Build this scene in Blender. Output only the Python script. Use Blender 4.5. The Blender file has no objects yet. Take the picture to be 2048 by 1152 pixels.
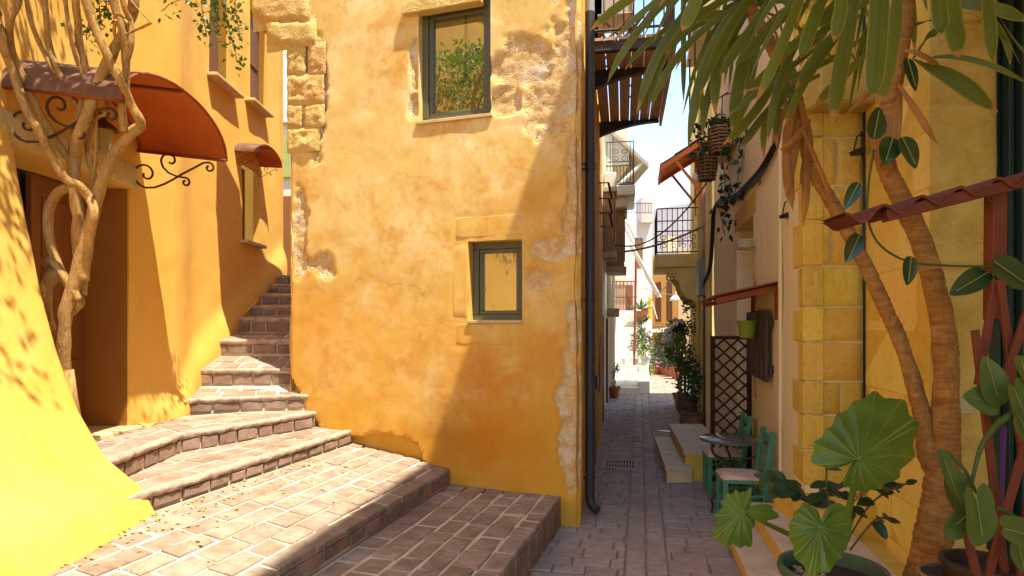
import bpy, bmesh, math, random
from mathutils import Vector, Matrix, noise
random.seed(7)
SC = bpy.context.scene
COL = SC.collection
# ------------------------------------------------------------ camera, sky, sun, exposure
F, CX, HY, EYE = 1250.0, 1024.0, 657.0, 1.85          # focal length in px of the 2048 px frame, horizon row, eye height
cam = bpy.data.cameras.new('camera'); camo = bpy.data.objects.new('camera', cam); COL.objects.link(camo)
camo.location = (0, 0, EYE); camo.rotation_euler = (math.radians(90), 0, 0)
cam.sensor_width = 36; cam.lens = 36 * F / 2048; cam.shift_y = (HY - 576) / 2048; cam.clip_start = .05; cam.clip_end = 4000
SC.camera = camo
SUN = Vector((1, -.88, 3.055)).normalized()
w = bpy.data.worlds.new('World'); SC.world = w; w.use_nodes = True
nt = w.node_tree; nt.nodes.clear()
sky = nt.nodes.new('ShaderNodeTexSky'); sky.sky_type = 'NISHITA'; sky.sun_disc = False
sky.sun_elevation = math.asin(SUN.z); sky.sun_rotation = math.atan2(SUN.x, SUN.y)
sky.air_density = 1.0; sky.dust_density = .0; sky.ozone_density = 1.8
bg = nt.nodes.new('ShaderNodeBackground'); bg.inputs[1].default_value = .138
wo = nt.nodes.new('ShaderNodeOutputWorld')
nt.links.new(sky.outputs[0], bg.inputs[0]); nt.links.new(bg.outputs[0], wo.inputs[0])
sl = bpy.data.lights.new('sun', 'SUN'); sl.energy = 2.9; sl.angle = math.radians(.5); sl.color = (1, .95, .82)
so = bpy.data.objects.new('sun', sl); COL.objects.link(so); so.rotation_euler = SUN.to_track_quat('Z', 'Y').to_euler(); so.location = (3, -3, 20)
SC.view_settings.view_transform = 'Standard'; SC.view_settings.look = 'None'
SC.view_settings.exposure = 1.95; SC.view_settings.gamma = 1; SC.view_settings.use_curve_mapping = False
SC.cycles.use_denoising = True; SC.cycles.max_bounces = 6; SC.cycles.diffuse_bounces = 5; SC.cycles.transmission_bounces = 6
SC.cycles.transparent_max_bounces = 12; SC.cycles.sample_clamp_indirect = 8
# ------------------------------------------------------------ helpers
R = random.random
def U(a, b): return a + (b - a) * random.random()
def at(px, py, Y):                                     # the point at distance Y that the photograph shows at (px, py)
    return Vector(((px - CX) / F * Y, Y, EYE - (py - HY) / F * Y))
def gnd(px, py, z=0):                                  # the point of the level z shown at (px, py)
    return at(px, py, F * (EYE - z) / (py - HY))
def onwall(px, py, a, b):                              # the point of the vertical plane a-b shown at (px, py)
    n = Vector((-(b[1] - a[1]), b[0] - a[0]))
    d = Vector(((px - CX) / F, 1.0))
    Y = (n.x * a[0] + n.y * a[1]) / (n.x * d.x + n.y * d.y)
    return at(px, py, Y)
def V3(p): return Vector(p)
def nz(x, y=0, z=0, s=1.0): return noise.noise(Vector((x * s, y * s, z * s)))
def fbm(x, y, z, s=1.0, o=4): return noise.fractal(Vector((x * s, y * s, z * s)), 1.0, 2.0, o)
def sst(a, b, x):
    t = max(0, min(1, (x - a) / (b - a))); return t * t * (3 - 2 * t)
WL = {}
def wloc(o): return WL.get(o.name, Vector((0, 0, 0))) if o else Vector((0, 0, 0))
def empty(name, loc, label=None, cat=None, group=None, kind=None):
    o = bpy.data.objects.new(name, None); COL.objects.link(o); o.location = loc; WL[o.name] = Vector(loc)
    o.empty_display_size = .1
    tag(o, label, cat, group, kind); return o
def tag(o, label=None, cat=None, group=None, kind=None):
    if label: o['label'] = label
    if cat: o['category'] = cat
    if group: o['group'] = group
    if kind: o['kind'] = kind
    return o
def link(name, me, parent=None, loc=None):
    o = bpy.data.objects.new(name, me); COL.objects.link(o)
    if parent: o.parent = parent
    l = Vector(loc) if loc is not None else wloc(parent)
    o.location = l - wloc(parent); WL[o.name] = l
    return o
def copy_tree(o, parent=None, loc=None, rz=None, scale=None):
    c = o.copy(); COL.objects.link(c)
    if parent: c.parent = parent
    if loc is not None: c.location = loc
    if rz is not None: c.rotation_euler = (0, 0, rz)
    if scale is not None: c.scale = (scale, scale, scale)
    for ch in list(o.children): copy_tree(ch, c)
    return c
class MB:
    """collects polygons in world space; build() makes ONE mesh object"""
    def __init__(s): s.v = []; s.f = []; s.mi = []; s.m = 0
    def add(s, vs, fs):
        n = len(s.v); s.v += [Vector(p) for p in vs]
        for f in fs: s.f.append([i + n for i in f]); s.mi.append(s.m)
        return s
    def quad(s, a, b, c, d): return s.add([a, b, c, d], [(0, 1, 2, 3)])
    def box(s, lo, hi, ch=0.0):
        c = (Vector(lo) + Vector(hi)) / 2; h = (Vector(hi) - Vector(lo)) / 2
        return s.obox(c, (1, 0, 0), (0, 1, 0), (0, 0, 1), h, ch)
    def obox(s, c, ax, ay, az, h, ch=0.0, jit=0):
        c = Vector(c); A = [Vector(ax), Vector(ay), Vector(az)]; h = Vector(h)
        if ch <= 0:
            vs = [c + A[0] * (i * h.x) + A[1] * (j * h.y) + A[2] * (k * h.z) for k in (-1, 1) for j in (-1, 1) for i in (-1, 1)]
            return s.add(vs, [(0, 2, 3, 1), (4, 5, 7, 6), (0, 1, 5, 4), (2, 6, 7, 3), (0, 4, 6, 2), (1, 3, 7, 5)])
        ch = min(ch, h.x * .9, h.y * .9, h.z * .9)
        vs = []; idx = {}
        for k in (-1, 1):
            for j in (-1, 1):
                for i in (-1, 1):
                    jt = Vector((U(-jit, jit), U(-jit, jit), U(-jit, jit))) if jit else Vector()
                    for ax_ in range(3):
                        hh = [h.x - ch, h.y - ch, h.z - ch]; hh[ax_] += ch
                        idx[(i, j, k, ax_)] = len(vs)
                        vs.append(c + jt + A[0] * (i * hh[0]) + A[1] * (j * hh[1]) + A[2] * (k * hh[2]))
        fs = []
        q = [(-1, -1), (1, -1), (1, 1), (-1, 1)]
        for sg in (-1, 1):
            fs.append([idx[(sg, a, b, 0)] for a, b in (q if sg > 0 else q[::-1])])
            fs.append([idx[(a, sg, b, 1)] for a, b in (q[::-1] if sg > 0 else q)])
            fs.append([idx[(a, b, sg, 2)] for a, b in (q if sg > 0 else q[::-1])])
        for a in (-1, 1):
            for b in (-1, 1):
                fs.append([idx[(-1, a, b, 1)], idx[(1, a, b, 1)], idx[(1, a, b, 2)], idx[(-1, a, b, 2)]])
                fs.append([idx[(a, -1, b, 0)], idx[(a, 1, b, 0)], idx[(a, 1, b, 2)], idx[(a, -1, b, 2)]])
                fs.append([idx[(a, b, -1, 0)], idx[(a, b, 1, 0)], idx[(a, b, 1, 1)], idx[(a, b, -1, 1)]])
                for k in (-1, 1): fs.append([idx[(a, b, k, 0)], idx[(a, b, k, 1)], idx[(a, b, k, 2)]])
        return s.add(vs, fs)
    def bar(s, a, b, wx, wy, up=(0, 0, 1), ch=0.0):        # a rectangular bar from a to b
        a = Vector(a); b = Vector(b); d = (b - a); L = d.length; d = d / L
        up = Vector(up)
        if abs(d.dot(up)) > .98: up = Vector((1, 0, 0))
        x = d.cross(up).normalized(); y = x.cross(d).normalized()
        return s.obox((a + b) / 2, x, y, d, (wx / 2, wy / 2, L / 2), ch)
    def tube(s, pts, r, n=8, cap=True, flat=1.0, wob=0.0):
        pts = [Vector(p) for p in pts]; m = len(pts)
        rr = r if isinstance(r, (list, tuple)) else [r] * m
        vs = []; nrm = None
        for i, p in enumerate(pts):
            t = (pts[min(i + 1, m - 1)] - pts[max(i - 1, 0)]).normalized()
            if nrm is None:
                nrm = t.cross(Vector((0, 0, 1)))
                if nrm.length < .05: nrm = t.cross(Vector((1, 0, 0)))
            nrm = (nrm - t * nrm.dot(t)).normalized(); bn = t.cross(nrm)
            for k in range(n):
                a = 2 * math.pi * k / n
                q = rr[i] * (1 + wob * nz(p.x + math.cos(a), p.y + math.sin(a), p.z, 9)) if wob else rr[i]
                vs.append(p + nrm * (math.cos(a) * q) + bn * (math.sin(a) * q * flat))
        fs = [(i * n + k, i * n + (k + 1) % n, (i + 1) * n + (k + 1) % n, (i + 1) * n + k) for i in range(m - 1) for k in range(n)]
        if cap: fs += [list(range(n))[::-1], [(m - 1) * n + k for k in range(n)]]
        return s.add(vs, fs)
    def lathe(s, prof, c, n=24, ax=(0, 0, 1), cap=False):    # prof: (radius, height)
        c = Vector(c); az = Vector(ax).normalized(); axx = az.orthogonal().normalized(); ay = az.cross(axx)
        vs = [c + az * h + axx * (r * math.cos(2 * math.pi * k / n)) + ay * (r * math.sin(2 * math.pi * k / n)) for r, h in prof for k in range(n)]
        m = len(prof)
        fs = [(i * n + k, i * n + (k + 1) % n, (i + 1) * n + (k + 1) % n, (i + 1) * n + k) for i in range(m - 1) for k in range(n)]
        if cap: fs += [list(range(n))[::-1], [(m - 1) * n + k for k in range(n)]]
        return s.add(vs, fs)
    def prism(s, poly, ext):                                # polygon (3-D points) extruded by a vector
        n = len(poly); e = Vector(ext); poly = [Vector(p) for p in poly]
        return s.add(poly + [p + e for p in poly], [list(range(n))[::-1], [n + i for i in range(n)]] + [(i, (i + 1) % n, n + (i + 1) % n, n + i) for i in range(n)])
    def grid(s, fn, nu, nv, skip=None, flip=False):
        vs = [fn(i / nu, j / nv) for j in range(nv + 1) for i in range(nu + 1)]
        fs = []
        for j in range(nv):
            for i in range(nu):
                if skip and skip((i + .5) / nu, (j + .5) / nv): continue
                a = j * (nu + 1) + i; f = (a, a + 1, a + nu + 2, a + nu + 1)
                fs.append(f[::-1] if flip else f)
        return s.add(vs, fs)
    def mesh(s, name, mats, off=Vector(), smooth=False):
        me = bpy.data.meshes.new(name)
        me.from_pydata([tuple(p - off) for p in s.v], [], s.f)
        mats = mats if isinstance(mats, (list, tuple)) else [mats]
        for m in mats: me.materials.append(m)
        if len(mats) > 1: me.polygons.foreach_set('material_index', s.mi)
        if smooth is True: me.polygons.foreach_set('use_smooth', [True] * len(me.polygons))
        elif smooth:
            me.polygons.foreach_set('use_smooth', [True] * len(me.polygons)); me.set_sharp_from_angle(angle=math.radians(smooth))
        me.update(); return me
    def build(s, name, mats, parent=None, smooth=False, loc=None):
        l = Vector(loc) if loc is not None else wloc(parent)
        return link(name, s.mesh(name, mats, l, smooth), parent, l)
    def thing(s, name, mats, label, cat, group=None, smooth=False, kind=None):    # a thing that is one mesh
        lo = Vector((min(p.x for p in s.v), min(p.y for p in s.v), min(p.z for p in s.v))); hi = Vector((max(p.x for p in s.v), max(p.y for p in s.v), 0))
        o = s.build(name, mats, None, smooth, loc=((lo.x + hi.x) / 2, (lo.y + hi.y) / 2, lo.z)); return tag(o, label, cat, group, kind)
# ------------------------------------------------------------ materials (all node based)
MATS = {}
def lerp(a, b, t): return [a[i] + (b[i] - a[i]) * t for i in range(3)]
class NT:
    def __init__(s, name):
        s.m = bpy.data.materials.new(name); s.m.use_nodes = True; s.t = s.m.node_tree; s.t.nodes.clear()
        s.o = s.n('ShaderNodeOutputMaterial'); s.b = s.n('ShaderNodeBsdfPrincipled'); s.l(s.b.outputs[0], s.o.inputs[0]); s.g = s.n('ShaderNodeNewGeometry'); s.pos = s.g.outputs['Position']
        MATS[name] = s.m
    def n(s, t, **k):
        x = s.t.nodes.new(t)
        for a, b in k.items(): setattr(x, a, b)
        return x
    def l(s, a, b): s.t.links.new(a, b)
    def mp(s, scale, rot=(0, 0, 0), src=None):
        m = s.n('ShaderNodeMapping'); s.l(src or s.pos, m.inputs[0]); m.inputs['Scale'].default_value = scale if isinstance(scale, (tuple, list)) else (scale,) * 3
        m.inputs['Rotation'].default_value = rot; return m.outputs[0]
    def noise(s, scale=5, det=5, rough=.6, src=None, dist=0.0):
        x = s.n('ShaderNodeTexNoise'); s.l(src or s.pos, x.inputs['Vector']); x.inputs['Scale'].default_value = scale; x.inputs['Detail'].default_value = min(det, 4)
        x.inputs['Roughness'].default_value = rough; x.inputs['Distortion'].default_value = dist; return x.outputs[0]
    def vor(s, scale=20, src=None, feat='F1', out=0):
        x = s.n('ShaderNodeTexVoronoi', feature=feat); s.l(src or s.pos, x.inputs['Vector']); x.inputs['Scale'].default_value = scale; return x.outputs[out]
    def ramp(s, f, a, b, ca=(0, 0, 0), cb=(1, 1, 1)):
        x = s.n('ShaderNodeValToRGB'); s.l(f, x.inputs[0]); e = x.color_ramp.elements
        e[0].position = a; e[1].position = b; e[0].color = (*ca[:3], 1); e[1].color = (*cb[:3], 1); return x.outputs[0]
    def mix(s, f, a, b, mode='MIX'):
        x = s.n('ShaderNodeMix', data_type='RGBA', blend_type=mode)
        for v, i in ((f, 0), (a, 6), (b, 7)):
            if isinstance(v, (int, float)): x.inputs[i].default_value = v
            elif isinstance(v, (tuple, list)): x.inputs[i].default_value = (*v[:3], 1)
            else: s.l(v, x.inputs[i])
        return x.outputs[2]
    def math(s, op, a, b=0.0, clamp=False):
        x = s.n('ShaderNodeMath', operation=op, use_clamp=clamp)
        for i, v in enumerate((a, b)):
            if isinstance(v, (int, float)): x.inputs[i].default_value = v
            else: s.l(v, x.inputs[i])
        return x.outputs[0]
    def rnd(s): return s.n('ShaderNodeObjectInfo').outputs['Random']
    def sphere(s, c, r0, r1):                                # soft blot round a point of the place (a stain)
        x = s.n('ShaderNodeVectorMath', operation='DISTANCE'); s.l(s.pos, x.inputs[0]); x.inputs[1].default_value = c
        d = s.math('ADD', x.outputs['Value'], s.math('MULTIPLY', s.math('SUBTRACT', s.noise(3.5, 5), .5), .9))
        return s.ramp(d, r0, r1, (1, 1, 1), (0, 0, 0))
    def cracks(s, scale=1.1, w=.006, mask=.52):          # hairline cracks, broken up by a mask
        nv = s.n('ShaderNodeTexNoise'); s.l(s.pos, nv.inputs['Vector']); nv.inputs['Scale'].default_value = 3; nv.inputs['Detail'].default_value = 4
        ad = s.n('ShaderNodeVectorMath', operation='MULTIPLY_ADD'); s.l(nv.outputs['Color'], ad.inputs[0]); ad.inputs[1].default_value = (.5, .5, .5); s.l(s.pos, ad.inputs[2])
        x = s.n('ShaderNodeTexVoronoi', feature='DISTANCE_TO_EDGE'); s.l(ad.outputs[0], x.inputs['Vector']); x.inputs['Scale'].default_value = scale
        return s.math('MULTIPLY', s.ramp(x.outputs[0], w * .3, w, (1, 1, 1), (0, 0, 0)), s.ramp(s.noise(.9, 3), mask, mask + .06))
    def bump(s, h, st=.3, dist=.01, prev=None):
        x = s.n('ShaderNodeBump'); x.inputs['Strength'].default_value = st; x.inputs['Distance'].default_value = dist; s.l(h, x.inputs['Height'])
        if prev: s.l(prev, x.inputs['Normal'])
        return x.outputs[0]
    def fin(s, col, rough=.8, nrm=None, spec=.3, metal=0.0):
        for v, i in ((col, 'Base Color'), (rough, 'Roughness'), (metal, 'Metallic'), (spec, 'Specular IOR Level')):
            if isinstance(v, (int, float)): s.b.inputs[i].default_value = v
            elif isinstance(v, (tuple, list)): s.b.inputs[i].default_value = (*v[:3], 1)
            else: s.l(v, s.b.inputs[i])
        if nrm: s.l(nrm, s.b.inputs['Normal'])
        return s.m
def simple(name, c, c2=None, rough=.6, scale=6, bump=.15, bs=60, bd=.004, rnd=0.0, spec=.3, metal=0.0, stretch=None, det=5):
    t = NT(name); c2 = c2 or [x * .7 for x in c]
    src = t.mp(stretch) if stretch else None
    col = t.mix(t.ramp(t.noise(scale, det, .6, src), .32, .7), c, c2)
    if rnd:
        r = t.rnd(); k = t.n('ShaderNodeHueSaturation'); t.l(col, k.inputs['Color']); t.l(t.math('ADD', t.math('MULTIPLY', r, rnd), 1 - rnd / 2), k.inputs['Value']); col = k.outputs[0]
    return t.fin(col, rough, t.bump(t.noise(bs, 4, .6, src), bump, bd) if bump else None, spec, metal)
def plaster(name, base, light, dark, s1=.9, s2=5, streak=.5, bump=.5, bd=.006, stains=(), rough=.88, bs=16):
    """limewash on render: broad clouds, brushed patches, vertical runs, small pits"""
    t = NT(name)
    col = t.mix(t.ramp(t.noise(s1, 6, .62, None, .4), .35, .68), base, light)
    col = t.mix(t.math('MULTIPLY', t.ramp(t.noise(s2, 6, .65, None, .6), .5, .72), .55), col, dark)
    if streak:
        col = t.mix(t.math('MULTIPLY', t.ramp(t.noise(5, 5, .6, t.mp((1.6, 1.6, .16))), .52, .72), streak), col, dark)
        col = t.mix(t.math('MULTIPLY', t.ramp(t.noise(7, 5, .6, t.mp((1.3, 1.3, .2), (0, 0, 1))), .55, .75), streak * .6), col, light)
    for c, r0, r1, cc, k in stains: col = t.mix(t.math('MULTIPLY', t.sphere(c, r0, r1), k), col, cc)
    col = t.mix(t.math('MULTIPLY', t.ramp(t.noise(45, 3, .7), .62, .75), .25), col, [x * .6 for x in dark])
    ck = t.cracks(1.0, .005, .58); col = t.mix(t.math('MULTIPLY', ck, .3), col, [x * .4 for x in dark])
    h = t.math('ADD', t.math('MULTIPLY', t.noise(bs, 8, .62), 1.0), t.math('MULTIPLY', t.noise(3.2, 3, .5), 1.2))
    return t.fin(col, rough, t.bump(h, bump, bd), .2)
def stone(name, c, c2, c3, rnd=.25, bump=.8, bd=.008, pit=30, scale=4, rough=.9):
    t = NT(name)
    col = t.mix(t.ramp(t.noise(scale, 6, .65), .35, .65), c, c2)
    col = t.mix(t.ramp(t.noise(scale * 6, 5, .7), .55, .78), col, c3)
    k = t.n('ShaderNodeHueSaturation'); t.l(col, k.inputs['Color']); r = t.rnd()
    t.l(t.math('ADD', t.math('MULTIPLY', r, rnd), 1 - rnd / 2), k.inputs['Value'])
    t.l(t.math('ADD', t.math('MULTIPLY', t.math('FRACT', t.math('MULTIPLY', r, 7.3)), .03), .485), k.inputs['Hue'])
    h = t.math('SUBTRACT', t.noise(pit, 7, .68), t.math('MULTIPLY', t.ramp(t.vor(pit * 1.3), .05, .3, (1, 1, 1), (0, 0, 0)), .5))
    return t.fin(k.outputs[0], rough, t.bump(h, bump, bd), .15)
# ------------------------------------------------------------ colours of the place
OCH = (.60, .325, .07); OCHL = (.70, .48, .19); OCHD = (.50, .235, .028)
YEL = (.72, .40, .055)
m_left = plaster('left_plaster', (.68, .365, .060), (.71, .405, .09), (.64, .32, .035), s1=.8, s2=2.2, streak=.35, bump=.45, bd=.006, bs=9)
m_reveal = simple('ochre_reveal_paint', (.55, .25, .03), (.50, .22, .025), .8, 3, .15, 30)
m_doorwood = simple('brown_door_paint', (.24, .09, .02), (.20, .07, .016), .55, 4, .1, 40, stretch=(6, 6, .6))
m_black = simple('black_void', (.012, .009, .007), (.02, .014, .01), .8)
m_stoneL = stone('cut_lintel_stone', (.60, .44, .22), (.52, .36, .15), (.36, .22, .08), .1, .5, .006, 40)
m_brick = None
def brickmat(name, cs, dust):
    t = NT(name); r = t.rnd()
    x = t.n('ShaderNodeValToRGB'); t.l(r, x.inputs[0]); x.color_ramp.interpolation = 'LINEAR'
    e = x.color_ramp.elements; e[0].color = (*cs[0], 1); e[1].color = (*cs[-1], 1); e[0].position = 0; e[1].position = 1
    for i, c in enumerate(cs[1:-1]): q = e.new((i + 1) / (len(cs) - 1)); q.color = (*c, 1)
    col = t.mix(t.ramp(t.noise(14, 6, .7), .4, .75), x.outputs[0], [v * .62 for v in cs[1]])
    col = t.mix(t.math('MULTIPLY', t.ramp(t.noise(5, 6, .7), .42, .72), .45), col, dust)
    col = t.mix(t.math('MULTIPLY', t.ramp(t.noise(120, 2, .6), .6, .75), .5), col, dust)
    col = t.mix(t.math('MULTIPLY', t.ramp(t.noise(1.3, 4, .6), .5, .72), .5), col, [v * .45 for v in cs[1]])
    h = t.math('ADD', t.noise(28, 6, .65), t.math('MULTIPLY', t.noise(7, 3), .6))
    return t.fin(col, t.ramp(t.noise(9, 3), .3, .7, (.78,) * 3, (.95,) * 3), t.bump(h, .7, .007), .3)
m_brick = brickmat('red_paving_brick', [(.22, .135, .085), (.30, .20, .125), (.26, .18, .125), (.34, .245, .165), (.25, .185, .135), (.29, .165, .095)], (.52, .43, .32))
m_riser = brickmat('brown_riser_stone', [(.18, .10, .07), (.27, .155, .105), (.21, .13, .095), (.29, .175, .115)], (.44, .33, .23))
m_alley = brickmat('grey_brown_setts', [(.31, .22, .17), (.38, .275, .205), (.33, .24, .19), (.41, .31, .24), (.34, .23, .17)], (.50, .39, .28))
m_mort = simple('lime_mortar', (.64, .53, .39), (.50, .38, .25), .95, 9, .6, 70, .006)
m_mortd = simple('old_grey_mortar', (.33, .25, .17), (.26, .19, .12), .95, 9, .6, 60, .006)
m_cement = simple('yellowed_cement', (.66, .50, .26), (.56, .38, .15), .92, 5, .5, 40, .006)
m_earth = simple('bare_earth', (.34, .27, .19), (.28, .21, .14), .95, 2, .4, 20)
# ------------------------------------------------------------ ground
g = MB(); g.quad((-900, -900, -.06), (900, -900, -.06), (900, 900, -.06), (-900, 900, -.06)); tag(g.build('ground', m_earth), kind='structure')
def clip(poly, cp):                                    # convex clip, 2-D
    out = poly
    for i in range(len(cp)):
        a, b = cp[i], cp[(i + 1) % len(cp)]; inp, out = out, []
        if not inp: return []
        sd = lambda p: (b[0] - a[0]) * (p[1] - a[1]) - (b[1] - a[1]) * (p[0] - a[0])
        for j in range(len(inp)):
            p, q = inp[j - 1], inp[j]; dp, dq = sd(p), sd(q)
            if (dp < 0) != (dq < 0): t = dp / (dp - dq); out.append((p[0] + (q[0] - p[0]) * t, p[1] + (q[1] - p[1]) * t))
            if dq >= 0: out.append(q)
    return out
def area(p): return sum(p[i - 1][0] * p[i][1] - p[i][0] * p[i - 1][1] for i in range(len(p))) / 2
def inset(p, d):
    if area(p) < 0: p = p[::-1]
    n = len(p); res = []
    for i in range(n):
        a, b, c = Vector(p[i - 1]), Vector(p[i]), Vector(p[(i + 1) % n])
        e1, e2 = (b - a), (c - b)
        if e1.length < 1e-5 or e2.length < 1e-5: continue
        e1.normalize(); e2.normalize()
        n1, n2 = Vector((-e1.y, e1.x)), Vector((-e2.y, e2.x)); m = n1 + n2
        if m.length < .2: continue
        k = d / max(.35, m.dot(n1)) ; res.append(tuple(b + m * k))
    return res
def clean(p, mind=.012):
    o = []
    for q in p:
        if not o or (Vector(q) - Vector(o[-1])).length > mind: o.append(q)
    if len(o) > 2 and (Vector(o[0]) - Vector(o[-1])).length < mind: o.pop()
    return o
def pave(parent, name, mat, fr, region, bl, bw, joint=.012, depth=.05, ch=.008, jit=.006, zj=.006, rows=None, stuff=None, minA=.002, rowjit=.15, maxn=None):
    """bricks in running bond on a plane; fr(a, b) -> world point, third value = height along the normal; region = convex polygon (a, b)"""
    if area(region) < 0: region = region[::-1]
    a0 = min(p[0] for p in region); a1 = max(p[0] for p in region); b0 = min(p[1] for p in region); b1 = max(p[1] for p in region)
    b = b0; k = 0; out = []
    while b < b1 - .01:
        w_ = bw * U(1 - rowjit, 1 + rowjit)
        if b + w_ > b1 - bw * .35: w_ = b1 - b
        a = a0 - U(0, bl)
        while a < a1:
            l_ = bl * U(.72, 1.3)
            q = [(a, b), (a + l_, b), (a + l_, b + w_), (a, b + w_)]
            q = [(x + U(-jit, jit), y + U(-jit, jit)) for x, y in q]
            q = clean(clip(q, region))
            if len(q) >= 3 and abs(area(q)) > minA:
                q = clean(inset(q, joint / 2 * U(.8, 1.4)), .008)
                if len(q) >= 3 and area(q) > minA * .5: out.append(q)
            a += l_
        b += w_
    if maxn: out = out[:maxn]
    acc = MB() if stuff else None
    for q in out:
        top = U(-zj, zj); qi = clean(inset(q, ch), .004)
        mb = acc if stuff else MB()
        tl = (U(-zj, zj) * .5, U(-zj, zj) * .5); n = len(q)
        cx = sum(p[0] for p in q) / n; cy = sum(p[1] for p in q) / n
        hz = lambda p: top + tl[0] * (p[0] - cx) / bl * 2 + tl[1] * (p[1] - cy) / bw * 2
        if len(qi) != n: qi = [(cx + (p[0] - cx) * .9, cy + (p[1] - cy) * .9) for p in q]
        vs = [fr(p[0], p[1], -depth) for p in q] + [fr(p[0], p[1], hz(p) - ch * .8) for p in q] + [fr(p[0], p[1], hz(p)) for p in qi]
        fs = [(i, (i + 1) % n, n + (i + 1) % n, n + i) for i in range(n)] + [(n + i, n + (i + 1) % n, 2 * n + (i + 1) % n, 2 * n + i) for i in range(n)] + [[2 * n + i for i in range(n)]]
        mb.add(vs, fs)
        if not stuff: mb.build(name, mat, parent, loc=fr(cx, cy, 0))
    if stuff and acc.v: tag(acc.build(stuff, mat, parent), kind='stuff')
    return len(out)
def plane_frame(o, ea, eb):
    o, ea, eb = Vector(o), Vector(ea).normalized(), Vector(eb).normalized(); n = ea.cross(eb).normalized()
    return lambda a, b, h=0: o + ea * a + eb * b + n * h
def clock(p): return p if area(p) > 0 else p[::-1]
# the alley: setts in rows across it with a two-stone channel down the middle
AD = Vector((.205, 1, 0)).normalized(); AP = Vector((AD.y, -AD.x, 0))     # along / across (to the right)
fa = plane_frame((1.01 - .205 * 4.68, 0, 0), AP, AD)                        # a across, b along; origin in the channel line
alley = MB()
alley.quad((-2.2, -2, -.016), (3.9, -2, -.016), (13, 60, -.016), (0, 60, -.016)); al = tag(alley.build('alley_pavement', m_mortd), kind='structure')
def wl(Y): return .63 + .178 * (Y - 5.81)                                   # left wall line of the alley
def wr(Y): return 2.82 + .2 * (Y - 7.5)                                     # right wall line
def toab(p): p = Vector((p[0] - (1.01 - .205 * 4.68), p[1], 0)); return (p.dot(AP), p.dot(AD))
def alley_part(y0, y1, stuff):
    L = [toab((wl(y0) - .1, y0)), toab((wl(y1) - .1, y1))]; Rr = [toab((wr(y0) + .25, y0)), toab((wr(y1) + .25, y1))]
    if y0 < 5: L[0] = toab((-.3, y0))
    kw = dict(joint=.014, depth=.04, ch=.006, zj=.005, stuff=stuff)
    pave(al, 'paving_stone', m_alley, fa, clock([L[0], (-.165, L[0][1]), (-.165, L[1][1]), L[1]]), .27, .19, **kw)
    pave(al, 'paving_stone', m_alley, fa, clock([(.165, Rr[0][1]), Rr[0], Rr[1], (.165, Rr[1][1])]), .29, .2, **kw)
    sw = lambda a, b, h=0: fa(b, a, -0 + h)
    for c0, c1 in ((-.165, 0), (0, .165)):
        f2 = plane_frame(fa(c1, 0), AD, -AP)
        pave(al, 'paving_stone', m_alley, f2, [(y0, 0), (y1, 0), (y1, .165), (y0, .165)], .36, .165, rowjit=0, jit=.004, **kw)
alley_part(4.3, 9.6, None)
alley_part(9.6, 22, 'far_paving_stones')
# the terraces and the stair: lines across the slope run along DU, w = X at Y 5
DS = .285; DU = Vector((DS, 1, 0)).normalized()
def xw(w_, Y): return w_ + DS * (Y - 5)
def terrace(name, w0, w1, z0, z1, zb, Y0, Y1, riser, bl, bw, mat_top=m_brick):
    """a paved terrace between the lines w0 (low edge) and w1, its low edge faced with stones"""
    mb = MB(); t = .045
    a, b = Vector((xw(w0, Y0), Y0, z0 - .008)), Vector((xw(w0, Y1), Y1, z0 - .008)); c, d = Vector((xw(w1, Y1), Y1, z1 - .008)), Vector((xw(w1, Y0), Y0, z1 - .008))
    off = Vector((-.03, 0, 0))
    a2, b2 = a + off, b + off
    mb.prism([a2, b2, c, d], (0, 0, -(z0 - zb) - .1))
    o = tag(mb.build(name, m_mort), kind='structure')
    fr = plane_frame((xw(w0, 0), 0, z0), DU, (Vector((-1, DS, 0)).normalized() * (w0 - w1) * math.cos(math.atan(DS)) + Vector((0, 0, z1 - z0))))
    fr2 = fr
    wid = (Vector((-1, DS, 0)).normalized() * ((w0 - w1) * math.cos(math.atan(DS))) + Vector((0, 0, z1 - z0))).length
    nn = lambda Y: Y * math.sqrt(1 + DS * DS)
    fr = lambda a_, b_, h=0: fr2(a_, b_, 0) + Vector((0, 0, h))
    pave(o, 'paving_brick', mat_top, fr, [(nn(Y0), 0), (nn(Y1), 0), (nn(Y1), wid), (nn(Y0), wid)], bl, bw, joint=.022, depth=.04, ch=.007, zj=.006, jit=.008)
    if riser:
        h = z0 - zb - .035
        fr3 = plane_frame((xw(w0, 0), 0, zb + .0), DU, (0, 0, 1))
        fr4 = lambda a_, b_, h_=0: fr3(a_, b_, h_ - .008)
        pave(o, 'riser_stone', m_riser, fr4, [(nn(Y0), 0), (nn(Y1), 0), (nn(Y1), h), (nn(Y0), h)], .23, h, joint=.02, depth=.03, ch=.006, zj=.006, jit=.004, rowjit=0)
    return o
terrace('lower_terrace', .22, -.95, .275, .305, 0, 2.9, 5.93, True, .27, .185)
terrace('upper_terrace', -.95, -2.145, .45, .64, .305, 2.4, 6.5, True, .30, .18)
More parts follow.
